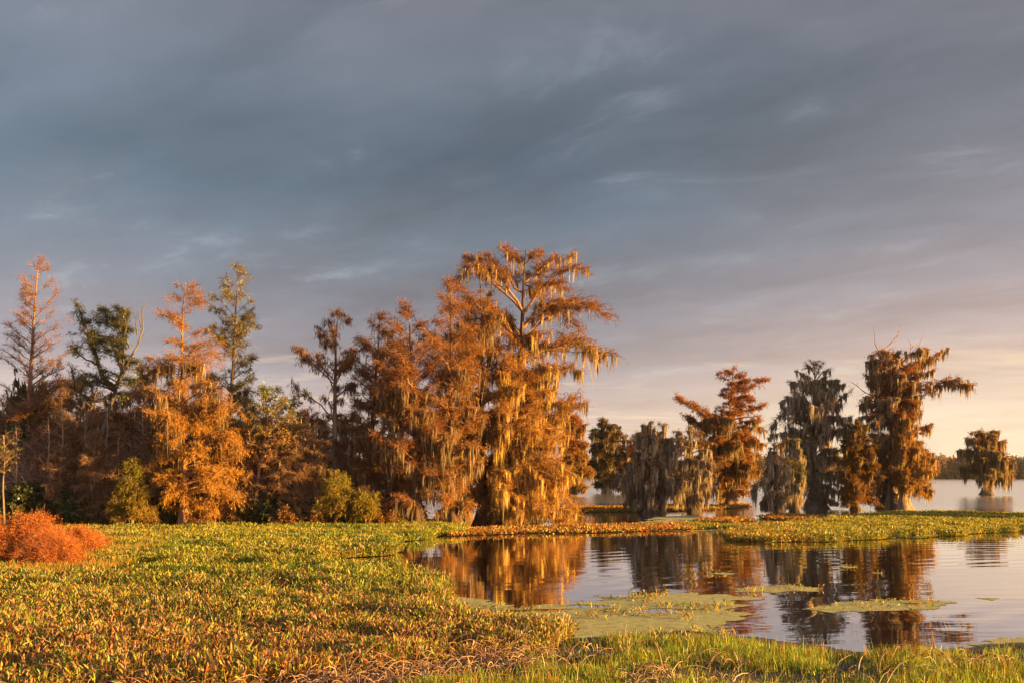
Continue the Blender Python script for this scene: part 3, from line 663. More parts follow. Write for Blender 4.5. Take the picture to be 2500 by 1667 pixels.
make_tree('bald_cypress', 'broad grey cypress heavily hung with long moss, mostly in shade', 'tree', 95.5,
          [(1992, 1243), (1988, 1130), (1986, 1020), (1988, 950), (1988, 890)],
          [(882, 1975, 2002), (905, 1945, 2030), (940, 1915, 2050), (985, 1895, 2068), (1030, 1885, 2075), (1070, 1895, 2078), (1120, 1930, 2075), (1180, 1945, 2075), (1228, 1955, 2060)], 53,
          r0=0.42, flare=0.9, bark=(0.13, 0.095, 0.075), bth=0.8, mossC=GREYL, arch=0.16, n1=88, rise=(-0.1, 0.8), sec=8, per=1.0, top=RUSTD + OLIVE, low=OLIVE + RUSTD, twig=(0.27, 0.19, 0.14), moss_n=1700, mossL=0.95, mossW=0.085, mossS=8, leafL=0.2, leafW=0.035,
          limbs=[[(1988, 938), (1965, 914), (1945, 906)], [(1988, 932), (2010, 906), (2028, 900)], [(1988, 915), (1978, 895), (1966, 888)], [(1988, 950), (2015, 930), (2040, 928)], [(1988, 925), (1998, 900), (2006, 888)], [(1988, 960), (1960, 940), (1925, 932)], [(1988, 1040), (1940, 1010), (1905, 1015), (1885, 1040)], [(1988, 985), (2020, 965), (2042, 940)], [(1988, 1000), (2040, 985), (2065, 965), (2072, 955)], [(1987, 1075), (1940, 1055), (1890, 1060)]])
make_tree('bald_cypress', 'bushy low cypress with gold tips between the broad shaded tree and the tall one', 'tree', 91.5,
          [(2088, 1242), (2085, 1180), (2088, 1110), (2085, 1035)],
          [(1025, 2068, 2110), (1070, 2058, 2130), (1120, 2050, 2145), (1180, 2045, 2155), (1232, 2055, 2150)], 54,
          r0=0.2, flare=0.4, bark=(0.14, 0.10, 0.07), n1=105, rise=(-0.35, 0.6), per=6, top=RUSTD + OLIVE, low=OCHRE + RUST, moss_n=900, mossL=0.8, mossW=0.06, mossC=TANM, leafL=0.2, leafW=0.035)
make_tree('giant_cypress', 'tallest cypress on the right with a bushy red head and bare antler branches', 'tree', 93.2,
          [(2172, 1237), (2176, 1150), (2178, 1050), (2176, 960), (2178, 900), (2180, 850)],
          [(850, 2120, 2260), (875, 2108, 2285), (910, 2108, 2290), (945, 2120, 2270), (990, 2100, 2250), (1030, 2095, 2235), (1060, 2090, 2240), (1100, 2115, 2262), (1150, 2125, 2272), (1200, 2130, 2278)], 55,
          r0=0.45, flare=0.9, bark=(0.17, 0.12, 0.09), twig=(0.30, 0.18, 0.12), n1=105, rise=(-0.3, 0.55), sec=9, per=2.2, top=RUST, low=OCHRE + RUST, moss_n=3000, mossL=0.9, mossW=0.08, mossS=7, mossC=TANM + GREYL, leafL=0.22, leafW=0.04,
          limbs=[[(2178, 975), (2235, 955), (2285, 938), (2325, 930), (2342, 945)], [(2178, 920), (2235, 890), (2270, 872), (2293, 860)], [(2177, 1080), (2225, 1055), (2255, 1046), (2268, 1040)], [(2176, 980), (2130, 965), (2100, 975)]],
          bare=[[(2178, 920), (2150, 875), (2132, 830), (2127, 798)], [(2178, 915), (2155, 860), (2185, 822), (2198, 793)], [(2155, 862), (2180, 848), (2193, 836)], [(2180, 910), (2222, 858), (2246, 842), (2253, 821)], [(2222, 858), (2222, 835), (2214, 828)], [(2178, 1000), (2120, 965), (2090, 945), (2074, 930)]], limb_sec=2.0)
make_tree('bald_cypress', 'pale grey trunked cypress standing close at the right of the tallest tree', 'tree', 91.5,
          [(2208, 1237), (2206, 1150), (2204, 1080), (2206, 1000)],
          [(1000, 2190, 2230), (1060, 2180, 2250), (1110, 2180, 2272), (1160, 2190, 2280), (1215, 2205, 2282)], 56,
          r0=0.3, flare=0.6, bark=(0.27, 0.21, 0.165), n1=70, rise=(-0.3, 0.5), per=5, top=RUST, low=OCHRE + ORANGE, moss_n=1000, mossL=1.1, mossW=0.07, mossC=GOLDM, leafL=0.2, leafW=0.035, zlow=2.2)
make_tree('bald_cypress', 'small lone tiered cypress out on the open lake', 'tree', 158,
          [(2409, 1207), (2410, 1150), (2412, 1090), (2412, 1050)],
          [(1046, 2398, 2425), (1056, 2385, 2432), (1075, 2378, 2435), (1090, 2368, 2440), (1120, 2358, 2470), (1150, 2352, 2482), (1178, 2365, 2470)], 57,
          r0=0.4, flare=0.75, bark=(0.15, 0.11, 0.085), n1=34, rise=(-0.35, 0.3), per=2.5, top=RUSTD + OCHRE, low=OCHRE + OLIVE, moss_n=2550, mossL=1.5, mossW=0.11, mossS=6, mossC=TANM + GOLDM, leafL=0.28, leafW=0.055, terlen=0.55,
          limbs=[[(2411, 1062), (2390, 1052), (2372, 1056)], [(2411, 1062), (2428, 1054), (2440, 1052)], [(2411, 1085), (2440, 1082), (2462, 1074)], [(2411, 1075), (2385, 1068), (2362, 1070)], [(2411, 1105), (2375, 1098), (2345, 1100)]])

for k_, (X_, Y_) in enumerate([(47, 73), (50, 67)]):      # two unseen cypresses added outside the frame to cast shade on the mossy group
    xp_ = 1250 + X_ * K / Y_; b_ = HOR + H * K / Y_
    make_tree('bald_cypress', ['mossy cypress standing in the lake beyond the right end of the hyacinth island', 'second mossy cypress in the lake beyond the right end of the island, nearer the shore'][k_], 'tree', Y_,
          [(xp_, b_), (xp_, b_ - 150), (xp_, b_ - 400)], [(b_ - 420, xp_ - 50, xp_ + 50), (b_ - 330, xp_ - 120, xp_ + 120), (b_ - 200, xp_ - 140, xp_ + 140), (b_ - 40, xp_ - 110, xp_ + 110)], 75 + k_,
          r0=0.35, flare=0.6, n1=90, per=3, top=RUSTD, low=RUSTD, moss_n=1200, mossL=1.2)

# ------------------------------------------------------------------ saplings, shrubs and thicket
make_tree('young_cypress', 'small feathery yellow green cypress beside the orange cypress trunk', 'tree', 56.5,
          [(325, 1300), (324, 1240), (322, 1180), (320, 1135)],
          [(1128, 316, 325), (1160, 300, 344), (1200, 282, 366), (1240, 265, 388), (1262, 275, 380)], 61,
          r0=0.07, flare=0.08, bark=(0.33, 0.17, 0.08), n1=52, rise=(0.0, 0.5), sec=8, ter=7, per=3.5, top=YGREEN + OLIVE, low=YGREEN + OCHRE, gz0=0.1, zlow=0.8)
make_tree('young_cypress', 'bright yellow green young cypress at the front of the dark gap', 'tree', 57.5,
          [(820, 1300), (820, 1240), (822, 1190), (820, 1145)],
          [(1136, 816, 826), (1160, 803, 842), (1195, 786, 866), (1232, 772, 890), (1256, 780, 885)], 62,
          r0=0.06, flare=0.06, bark=(0.36, 0.20, 0.09), n1=55, rise=(0.0, 0.5), sec=8, ter=7, per=3.5, top=YGREEN, low=YGREEN + OCHRE, gz0=0.1, zlow=0.7)
make_tree('young_cypress', 'thin yellow sapling just right of the bright green young cypress', 'tree', 57.2,
          [(893, 1300), (892, 1250), (893, 1195)],
          [(1190, 886, 900), (1215, 870, 918), (1245, 868, 920), (1258, 878, 910)], 63,
          r0=0.04, flare=0.03, bark=(0.36, 0.20, 0.09), n1=35, rise=(0.1, 0.6), sec=8, ter=6, per=5, top=YGREEN, low=OCHRE + YGREEN, gz0=0.1, zlow=0.7)
make_tree('bare_sapling', 'slim pale bare sapling standing behind the red bush', 'tree', 47,
          [(12, 1285), (8, 1190), (10, 1110), (8, 1060)],
          [(1055, 0, 22), (1085, -15, 45), (1120, -20, 50), (1150, -10, 40)], 64,
          r0=0.06, flare=0.02, bark=(0.20, 0.15, 0.115), twig=(0.17, 0.115, 0.08), n1=22, rise=(0.5, 1.0), sec=6, ter=2, per=0.35, leafL=0.14, leafW=0.04, top=[(0.14, 0.15, 0.04), (0.28, 0.18, 0.04)], gz0=0.0, leafmat=M_broad, zlow=2.0)

def make_shrub(name, label, cat, seed, hgt, wid, stems, cols, twig, per=4, leafL=0.14, leafW=0.035, droop=0.2, sub=10, mat=None, dome=1.0, moss_n=0, group=None, tlen=0.35, lean=1.0, r=0.014):
    """many stems from one base filling a dome hgt high and wid across (metres)"""
    rng = np.random.default_rng(seed)
    root = empty(name, (0, 0, 0)); tag(root, label, cat, group)
    gb, gl, gm = Geo(), Geo(), Geo()
    ph = rng.uniform(0, 2 * np.pi, stems); q = rng.uniform(0, 1, stems) ** 0.6
    rad = q * wid / 2 * lean; zt = hgt * np.sqrt(np.maximum(1 - (q * 0.92) ** 2, 0.05)) ** dome * rng.uniform(0.65, 1.05, stems)
    b = np.stack([rad * 0.35 * np.cos(ph), rad * 0.35 * np.sin(ph), np.full(stems, -0.1)], 1) + rng.normal(0, 0.06 * wid, (stems, 3)) * [1, 1, 0]
    e = np.stack([rad * np.cos(ph), rad * np.sin(ph), zt], 1)
    s = np.linspace(0, 1, 6)[None, :, None]
    P = b[:, None] + (e - b)[:, None] * s; P[:, :, :2] = b[:, None, :2] + (e - b)[:, None, :2] * s ** 1.5
    P += rng.normal(0, 0.03 * hgt, P.shape) * s
    tubes(gb, P, (r * (0.5 + 0.25 * hgt))[None, None] * np.linspace(1, 0.2, 6)[None] * np.ones((stems, 1)) if False else np.ones((stems, 1)) * (r * (0.5 + 0.25 * hgt)) * np.linspace(1, 0.2, 6)[None], 4, pick(rng, stems, [twig], 0.3))
    i2 = np.repeat(np.arange(stems), sub); n2 = len(i2); p2, t2 = at(P, i2, rng.uniform(0.15, 1, n2) ** 0.8)
    d2 = unit(t2 * 0.7 + rng.normal(0, 0.6, (n2, 3)) + [0, 0, 0.1]); L2 = rng.uniform(0.4, 1.2, n2) * tlen * (0.6 + 0.25 * hgt)
    P2 = np.stack([p2, p2 + d2 * (L2 * .5)[:, None] + rng.normal(0, .04, (n2, 3)), p2 + d2 * L2[:, None] - np.array([0, 0, .15]) * L2[:, None]], 1)
    P2[:, :, 2] = np.maximum(P2[:, :, 2], 0.02)
    tubes(gb, P2, np.ones((n2, 1)) * np.array([.010, .007, .003])[None] * (0.4 + .2 * hgt), 3, pick(rng, n2, [twig], 0.3))
    i3 = np.repeat(np.arange(n2), 4); n3 = len(i3); p3, t3 = at(P2, i3, rng.uniform(.1, 1, n3)); d3 = unit(t3 * .7 + rng.normal(0, .6, (n3, 3)))
    L3 = rng.uniform(.4, 1.1, n3) * tlen * 0.8
    P3 = np.stack([p3, p3 + d3 * L3[:, None]], 1); P3[:, :, 2] = np.maximum(P3[:, :, 2], 0.02)
    tubes(gb, P3, np.ones((n3, 1)) * np.array([.006, .0025])[None] * (0.5 + .12 * hgt), 3, pick(rng, n3, [twig], 0.3))
    k = vnoise(p3[:, 0] * 1.2 + p3[:, 1], p3[:, 2] * 1.2, seed) > 0.35
    leaves(gl, rng, P3[k], per, leafL, leafW, droop, (0.5, 0.5), cols)
    if moss_n:
        pm, _ = at(P2, rng.integers(0, n2, moss_n), rng.uniform(0, 1, moss_n)); moss(gm, rng, pm, 0.7, 6, 0.06, TANM)
    gb.build('branches', M_twig, root); gl.build('foliage', mat or M_leaf, root); gm.build('spanish_moss', M_moss, root)
    return root

# red bushes at the left, nearer than the wood
redc = [(0.50, 0.15, 0.045), (0.56, 0.22, 0.055), (0.55, 0.29, 0.065), (0.38, 0.10, 0.04)]
for k, (x, y, hg, wd, lab, sd_) in enumerate([(70, 1390, 1.75, 2.6, 'tallest of the glowing red orange bushes at the left edge of the marsh', 71),
                                          (-25, 1396, 1.35, 2.4, 'red orange bush cut off by the left edge of the photo', 72),
                                          (172, 1368, 1.05, 2.2, 'low red bush at the right end of the red orange clump', 73),
                                          (120, 1398, 1.15, 2.0, 'rounded orange red bush at the front of the red clump', 74),
                                          (205, 1352, 0.7, 1.6, 'smallest reddish bush trailing off toward the young cypress', 79)]):
    b = make_shrub('red_bush', lab, 'bush', sd_, hg, wd, 150, redc, (0.34, 0.12, 0.055), per=2.6, leafL=0.07, leafW=0.010, sub=20, group='red bushes at the marsh edge', tlen=0.42, r=0.006, dome=0.9)
    b.location = (gx(x, gY(y)), gY(y), 0.05)

# thicket: a few kinds of bush, each placed many times over
make_tree('bare_tree', 'crooked pinkish bare trunk leaning through the scrub left of the forked tree', 'tree', 61, [(196, 1290), (202, 1170), (212, 1030), (235, 950), (246, 900)], [(890, 225, 262), (940, 200, 280), (1000, 185, 275), (1060, 180, 260)], 65,
          r0=0.11, flare=0.03, bark=(0.30, 0.20, 0.15), twig=(0.27, 0.17, 0.13), n1=16, rise=(0.4, 0.9), sec=3, ter=2, per=0.6, top=RUST, gz0=0.2, zlow=4)
make_tree('bare_tree', 'thin pale bare trunk rising from the dark green bushes behind the red bush', 'tree', 60.5, [(206, 1290), (208, 1200), (206, 1120), (210, 1020), (206, 960)], [(955, 195, 220), (1020, 180, 240), (1080, 175, 240)], 66,
          r0=0.09, flare=0.03, bark=(0.38, 0.24, 0.17), twig=(0.30, 0.19, 0.13), n1=14, rise=(0.4, 0.9), sec=3, ter=2, per=0.6, top=RUST, gz0=0.2, zlow=4)
make_tree('bald_cypress', 'dark rust cypress seen through the gaps behind the left half of the grove', 'tree', 68, [(965, 1282), (962, 1100), (960, 800)], [(790, 945, 985), (860, 890, 1040), (1000, 870, 1060), (1150, 870, 1060), (1255, 890, 1050)], 67, r0=0.2, flare=0.4, bark=(0.16, 0.09, 0.06), twig=(0.20, 0.10, 0.065), n1=80, top=RUSTD, low=RUSTD, moss_n=700, mossC=TANM)
make_tree('bald_cypress', 'dark rust cypress seen through the gaps behind the right half of the grove', 'tree', 69, [(1140, 1282), (1138, 1100), (1136, 780)], [(770, 1115, 1160), (850, 1060, 1220), (1000, 1040, 1240), (1150, 1040, 1250), (1255, 1060, 1240)], 68, r0=0.2, flare=0.4, bark=(0.16, 0.09, 0.06), twig=(0.20, 0.10, 0.065), n1=80, top=RUSTD, low=RUSTD, moss_n=900, mossC=TANM)
protos = {
    'brown': make_shrub('scrub_bush', 'brown twiggy scrub bush in the thicket behind the marsh', 'bush', 81, 6.0, 4.6, 60, [(0.22, 0.11, 0.055), (0.15, 0.08, 0.045), (0.28, 0.14, 0.065)], (0.25, 0.155, 0.11), per=2.6, sub=15, moss_n=260, group='brown scrub bushes of the thicket', tlen=0.5, leafL=0.17, leafW=0.035),
    'tangle': make_shrub('bare_bush', 'leafless pinkish bush of tangled twigs in the thicket', 'bush', 82, 4.8, 4.4, 70, [(0.17, 0.09, 0.06), (0.14, 0.07, 0.045)], (0.42, 0.28, 0.22), per=1.0, sub=16, group='bare tangled bushes of the thicket', tlen=0.6, moss_n=160),
    'green': make_shrub('evergreen_bush', 'dark green leafy bush at the foot of the wood', 'bush', 83, 2.8, 3.4, 55, DGREEN + OLIVE, (0.10, 0.07, 0.045), per=6, sub=12, leafL=0.17, leafW=0.055, mat=M_broad, group='dark green bushes at the foot of the wood'),
    'ochre': make_shrub('ochre_bush', 'low ochre and russet bush along the edge of the wood', 'bush', 84, 1.7, 2.6, 60, OCHRE + RUST + [(0.20, 0.16, 0.04)], (0.22, 0.11, 0.06), per=3.2, sub=10, leafL=0.13, leafW=0.04, mat=M_broad, group='low ochre bushes along the wood edge', tlen=0.3),
}
pole = make_tree('bare_tree', 'thin pale leafless trunk standing in the brown scrub of the left wood', 'tree', 60, [(300, 1290), (303, 1200), (298, 1100), (304, 1010), (300, 950)], [(945, 288, 314), (1000, 272, 332), (1070, 268, 336)], 69,
          r0=0.075, flare=0.02, bark=(0.42, 0.29, 0.22), twig=(0.38, 0.25, 0.18), n1=15, rise=(0.4, 0.9), sec=3, ter=2, per=0.5, top=RUST, gz0=0.15, zlow=3.5, group='thin pale leafless trunks in the scrub')
prng = np.random.default_rng(77)
for k_, (x_, Y_, s_) in enumerate([(118, 59, 0.8), (152, 59.5, 0.95), (262, 59.5, 0.85), (290, 59, 0.7), (348, 59.5, 0.9), (545, 59.5, 0.8), (585, 59, 0.65), (690, 59.5, 0.75), (735, 59, 0.85), (770, 59.5, 0.7), (40, 59, 0.75), (865, 60, 0.7)]):
    if k_ == 0: pole.location = (gx(x_, Y_), Y_, 0.1); pole.scale = (s_,) * 3
    else: copy_tree(pole, (gx(x_, Y_), Y_, 0.1), prng.uniform(0, 6.28), (s_ * prng.uniform(0.8, 1.3), s_, s_))
scrub = []
for k_, (top_, low_, lab_) in enumerate([(RUSTD, RUST + RUSTD, 'feathery rust brown tree among the scrub of the left wood'), (RUSTD + [(0.24, 0.15, 0.06)], RUSTD + OCHRE, 'thin brown and ochre tree among the scrub of the left wood')]):
    scrub.append(make_tree('scrub_tree', lab_, 'tree', 66, [(300, 1285), (303, 1150), (298, 1040), (302, 960)], [(945, 285, 320), (985, 255, 350), (1050, 235, 368), (1150, 228, 372), (1240, 245, 360)], 90 + k_,
        r0=0.13, flare=0.08, bark=(0.30, 0.20, 0.15), twig=(0.40, 0.26, 0.19), n1=75, rise=(0.1, 0.8), sec=7, ter=8, per=2.4, terlen=0.55, seclen=0.36, top=top_, low=low_, moss_n=260, mossC=TANM, gz0=0.2, group=['rust scrub trees of the left wood', 'ochre scrub trees of the left wood'][k_]))
rng = np.random.default_rng(500)
for k_, (x_, Y_, s_) in enumerate([(20, 64, 0.95), (135, 62, 0.85), (195, 69, 1.15), (255, 61, 0.75), (300, 67, 1.0), (350, 70, 1.2), (390, 61, 0.8), (500, 66, 1.1), (545, 60.5, 0.75), (590, 67, 1.0), (660, 63, 0.8), (705, 61.5, 0.7), (750, 64, 0.85), (795, 66, 0.7), (860, 66, 0.85), (-60, 67, 1.05), (105, 60.5, 0.65), (165, 60.5, 0.7), (150, 58.8, 0.55), (232, 58.6, 0.62), (285, 58.4, 0.5), (372, 58.9, 0.66), (540, 59, 0.75), (585, 58.6, 0.55), (675, 58.8, 0.66), (722, 58.3, 0.55), (770, 58.8, 0.6), (845, 60.5, 0.6)]):
    src = scrub[k_ % 2]; loc_ = (gx(x_, Y_), Y_, 0.2)
    if k_ < 2: src.location = loc_; src.scale = (s_,) * 3
    else: copy_tree(src, loc_, rng.uniform(0, 6.28), (s_ * 1.1, s_ * 1.1, s_))
first = {k: True for k in protos}
def place(kind, x, Y, sc, szf=1.0, z=0.12):
    p = protos[kind]; rz = rng.uniform(0, 6.28)
    loc = (gx(x, Y), Y, z)
    if first[kind]:
        p.location = loc; p.rotation_euler = (0, 0, rz); p.scale = (sc, sc, sc * szf); first[kind] = False
    else: copy_tree(p, loc, rz, (sc, sc, sc * szf))
for x in np.arange(-120, 800, 62): place('brown', x + rng.uniform(-20, 20), rng.uniform(70, 76), rng.uniform(0.95, 1.25), rng.uniform(0.95, 1.15))
for x in np.arange(-100, 420, 75): place('brown', x + rng.uniform(-20, 20), rng.uniform(80, 86), rng.uniform(1.3, 1.5))
for x in np.arange(-70, 720, 85): place('tangle', x + rng.uniform(-25, 25), rng.uniform(59.5, 64), rng.uniform(0.85, 1.15))
for x in np.arange(-80, 780, 58): place('green', x + rng.uniform(-20, 20), rng.uniform(59.5, 62), rng.uniform(0.55, 1.0))
for x in np.arange(650, 1000, 60): place('brown', x + rng.uniform(-20, 20), rng.uniform(66, 72), rng.uniform(0.5, 0.75))
for x in (240, 300, 372, 410, 500, 560, 600, 655, 690, 735, 765, 905, 940): place('ochre', x + rng.uniform(-12, 12), rng.uniform(57.5, 59.5), rng.uniform(0.6, 1.0))
for x, s_ in ((22, .7), (66, .95), (128, .6), (186, .85), (246, .6), (398, .55), (615, .6), (662, .75), (742, .65), (868, .5)): place('green', x, rng.uniform(58.2, 58.8), s_)
for x in (62, 92): place('green', x, 63.0, 0.95, 3.3)

# ------------------------------------------------------------------ distant shore
def far_forest():
    rng = np.random.default_rng(900); g = Geo()
    n = 1500
    Xs = rng.uniform(-420, 520, n); Ys = 780 + rng.uniform(0, 1, n) ** 1.5 * 90 + 20 * np.sin(Xs * 0.01)
    hh = rng.uniform(11, 21, n) * (0.75 + 0.5 * vnoise(Xs * 0.02, Ys * 0.0, 5.0)); ww = rng.uniform(6, 11, n)
    tubes(g, np.stack([np.stack([Xs, Ys, np.zeros(n)], 1), np.stack([Xs, Ys, hh * 0.8], 1)], 1), np.ones((n, 2)) * [0.5, 0.2], 5, (0.13, 0.10, 0.085))
    m = 170; i = np.repeat(np.arange(n), m); k = len(i)
    v = unit(rng.normal(0, 1, (k, 3))) * rng.uniform(0.35, 1.0, (k, 1)) ** 0.5
    lowz = rng.uniform(0.0, 0.3, n)[i]
    p = np.stack([Xs[i] + v[:, 0] * ww[i] / 2, Ys[i] + v[:, 1] * ww[i] / 2, hh[i] * (lowz + (1 - lowz) * (0.5 + 0.5 * v[:, 2]))], 1)
    d = unit(rng.normal(0, 1, (k, 3)) + [0, 0, -0.6]); L = rng.uniform(1.2, 3.0, k)
    wv = unit(np.cross(d, rng.normal(0, 1, (k, 3)))) * rng.uniform(0.4, 0.9, (k, 1))
    base = pick(rng, n, [(0.28, 0.17, 0.11), (0.22, 0.15, 0.11), (0.32, 0.17, 0.09), (0.14, 0.14, 0.09)], 0.2)
    rhombi(g, p, d, wv, L, base[i] * (1 + rng.uniform(-.25, .25, (k, 1))))
    o = g.build('far_treeline', M_leaf); tag(o, 'distant brown wooded shore across the lake', 'forest', kind='stuff')
far_forest()
g = Geo(); g.add([(-1400, 782, 0.02), (1400, 782, 0.02), (1400, 860, 2.0), (-1400, 860, 2.0), (1400, 1500, 8), (-1400, 1500, 8)], [[0, 1, 2, 3], [3, 2, 4, 5]], (1, 1, 1))
tag(g.build('far_shore', M_litter), 'low far shore of the lake', kind='structure')

# ------------------------------------------------------------------ hyacinth, duckweed, grass
def hy_leaves(g, rng, x, y, z0, hgt, L, wd, cols, detail=False, tilt=0.45, stem=True):
    """spoon shaped leaves, each on its own stalk"""
    n = len(x)
    th = rng.uniform(0, 2 * np.pi, n); ti = np.abs(rng.normal(0, tilt, n))
    d = np.stack([np.sin(ti) * np.cos(th), np.sin(ti) * np.sin(th), np.cos(ti)], 1)
    b = np.stack([x, y, np.full(n, z0)], 1)
    hh = hgt * rng.uniform(0.5, 1.15, n) * (0.35 + 1.25 * vnoise(x * 0.9, y * 0.9, 77.))
    sh = d * hh[:, None]; p = b + sh
    bl = unit(d + np.stack([np.cos(th), np.sin(th), rng.normal(0, 0.4, n)], 1) * rng.uniform(0.0, 0.9, (n, 1)))
    face = rng.uniform(0, 2 * np.pi, n)
    wv = unit(np.cross(bl, np.stack([np.cos(face), np.sin(face), rng.normal(0, .3, n)], 1))) ; nv = np.cross(wv, bl)
    LL = L * rng.uniform(0.65, 1.25, n); w = wd * rng.uniform(0.65, 1.2, n); ww = wv * w[:, None]; fold = nv * (w * 0.55)[:, None]
    c = cols
    A = p; Bm = p + bl * (LL * 0.4)[:, None]; Tp = p + bl * LL[:, None] - nv * (LL * 0.25)[:, None]
    if detail:
        C1 = p + bl * (LL * 0.28)[:, None]; C2 = p + bl * (LL * 0.66)[:, None] - nv * (LL * 0.06)[:, None]
        V = np.stack([A, C1 + ww * 0.9 + fold, C2 + ww * 0.85 + fold * 0.7, Tp, C2 - ww * 0.85 + fold * 0.7, C1 - ww * 0.9 + fold, C1, C2], 1)
        i = np.arange(n)[:, None] * 8
        g.add(V, np.concatenate([i + [1, 2, 7, 6], i + [6, 7, 4, 5]]), np.concatenate([c, c]),
              np.concatenate([i + [0, 1, 6], i + [0, 6, 5], i + [2, 3, 7], i + [7, 3, 4]]), np.concatenate([c] * 4))
    else:
        V = np.stack([A, Bm + ww + fold, Tp, Bm - ww + fold, Bm], 1); i = np.arange(n)[:, None] * 5
        g.add(V, np.concatenate([i + [0, 1, 2, 4], i + [0, 4, 2, 3]]), np.concatenate([c, c]))
    if stem:
        sw = wv * 0.010
        V = np.stack([b - sw, b + sw, p + sw * 0.7, p - sw * 0.7], 1)
        g.add(V, np.arange(n * 4).reshape(n, 4), c * np.array([1.1, 1.0, 0.8]))

GRN = np.array([(0.12, 0.20, 0.03), (0.08, 0.14, 0.025), (0.17, 0.25, 0.035), (0.09, 0.14, 0.03)])
YEL = np.array([(0.38, 0.35, 0.045), (0.31, 0.31, 0.04), (0.43, 0.34, 0.05)])
TAN = np.array([(0.40, 0.24, 0.13), (0.33, 0.18, 0.09), (0.45, 0.30, 0.18), (0.26, 0.12, 0.06)])
REDB = np.array([(0.36, 0.12, 0.05), (0.30, 0.10, 0.04), (0.38, 0.20, 0.07)])
def blend(rng, n, wts):
    """wts: list of (palette, weight array or number)"""
    W_ = np.stack([np.broadcast_to(np.asarray(w, float), (n,)) for _, w in wts], 1); W_ = np.maximum(W_, 0); W_ /= W_.sum(1, keepdims=True)
    r = rng.uniform(0, 1, n)[:, None]; k = (np.cumsum(W_, 1) < r).sum(1).clip(0, len(wts) - 1)
    out = np.zeros((n, 3))
    for j, (pal, _) in enumerate(wts):
        s_ = k == j; out[s_] = pal[rng.integers(0, len(pal), s_.sum())]
    return np.clip(out * (1 + rng.uniform(-0.28, 0.28, (n, 1))), 0.01, 0.8)

def stalks(g, rng, x, y, z0, L, wd, cols, bend=1.0):
    """dead curved stalks lying and arching in all directions"""
    n = len(x); th = rng.uniform(0, 2 * np.pi, n); e = rng.uniform(0.05, 1.2, n)
    LL = L * rng.uniform(0.4, 1.4, n)
    h = np.stack([np.cos(th), np.sin(th), np.zeros(n)], 1)
    b = np.stack([x, y, np.full(n, z0)], 1); pts = [b]; ang = e
    for k in range(4):
        dvec = h * np.cos(ang)[:, None] + np.array([0, 0, 1.0]) * np.sin(ang)[:, None]
        nx_ = pts[-1] + dvec * (LL / 4)[:, None]; nx_[:, 2] = np.maximum(nx_[:, 2], z0 + 0.01); pts.append(nx_)
        ang = ang - rng.uniform(0.1, 0.7, n) * bend
    P = np.stack(pts, 1)
    tubes(g, P, np.ones((n, 1)) * wd * np.array([1, 1, .9, .75, .4])[None] * rng.uniform(.6, 1.3, (n, 1)), 3, cols)

# left mat of water hyacinth
upper = wpoly([(-700, 1293), (240, 1296), (420, 1296), (700, 1292), (900, 1284), (1020, 1278), (1130, 1286), (1135, 1300), (1010, 1318), (975, 1326), (985, 1348), (940, 1356), (840, 1364), (700, 1373), (500, 1376), (-600, 1376)])
lower = wpoly([(-600, 1374), (300, 1378), (600, 1382), (800, 1390), (960, 1398), (1075, 1418), (1085, 1440), (1050, 1470), (1060, 1505), (1180, 1522), (1360, 1535), (1385, 1555), (1320, 1590), (1180, 1618), (980, 1640), (760, 1668), (300, 1700), (-500, 1720)])
gh = Geo(); rng = np.random.default_rng(300)
patch('', upper, 0.25, 0.02, None, 0.5, 0.5, 2.0, geo=gh, col=(0.05, 0.05, 0.018))
patch('', lower, 0.12, 0.02, None, 0.4, 0.6, 2.5, geo=gh, col=(0.055, 0.04, 0.018))
x, y = scatter(rng, upper, 380, 0.9, 0.5, 2.0)
n = len(x); nz = vnoise(x * 0.35, y * 0.35, 3.0)
xp = 1250 + x * K / y
c = blend(rng, n, [(YEL, 0.75 + 1.5 * (nz > 0.5)), (GRN, 1.0 + 1.2 * (nz < 0.45)), (TAN, 0.10 + 0.9 * np.clip((420 - xp) / 300, 0, 1) + 0.5 * (vnoise(x * .6, y * .25, 8.) > 0.62)), (np.array(ORANGE), 0.9 * np.clip((300 - xp) / 300, 0, 1))])
hy_leaves(gh, rng, x, y, 0.02, 0.30, 0.15, 0.027, c, tilt=0.5)
x, y = scatter(rng, lower, 520, 0.6, 0.6, 2.5)
k = rng.uniform(0, 1, len(x)) < np.clip((vnoise(x * 1.1, y * 0.8, 91.) - 0.28) * 5, 0.12, 1); x, y = x[k], y[k]
far = y > 27; n = len(x); nz = vnoise(x * 0.5, y * 0.5, 13.0); yp = HOR + H * K / y
dead = np.clip((yp - 1410) / 170, 0, 1)
c = blend(rng, n, [(YEL, 0.55 + 0.7 * (nz > 0.55) + 0.9 * np.clip((1430 - yp) / 50, 0, 1)), (GRN, 1.4 - 0.6 * dead), (TAN, 0.08 + 1.25 * dead + 0.6 * (vnoise(x * .8, y * .5, 18.) > 0.58)), (REDB, 0.06 + 0.55 * dead), (np.array(ORANGE), 1.6 * np.clip((330 - (1250 + x * K / y)) / 300, 0, 1) * np.clip((1425 - yp) / 40, 0, 1))])
hy_leaves(gh, rng, x[far], y[far], 0.02, 0.32, 0.135, 0.022, c[far], tilt=0.45)
nr = ~far
hy_leaves(gh, rng, x[nr], y[nr], 0.02, 0.26, 0.115, 0.0165, c[nr], detail=True, tilt=0.5)
tag(gh.build('water_hyacinth', M_hya), 'thick mat of green and yellow water hyacinth across the left shallows', 'water plants', kind='stuff')

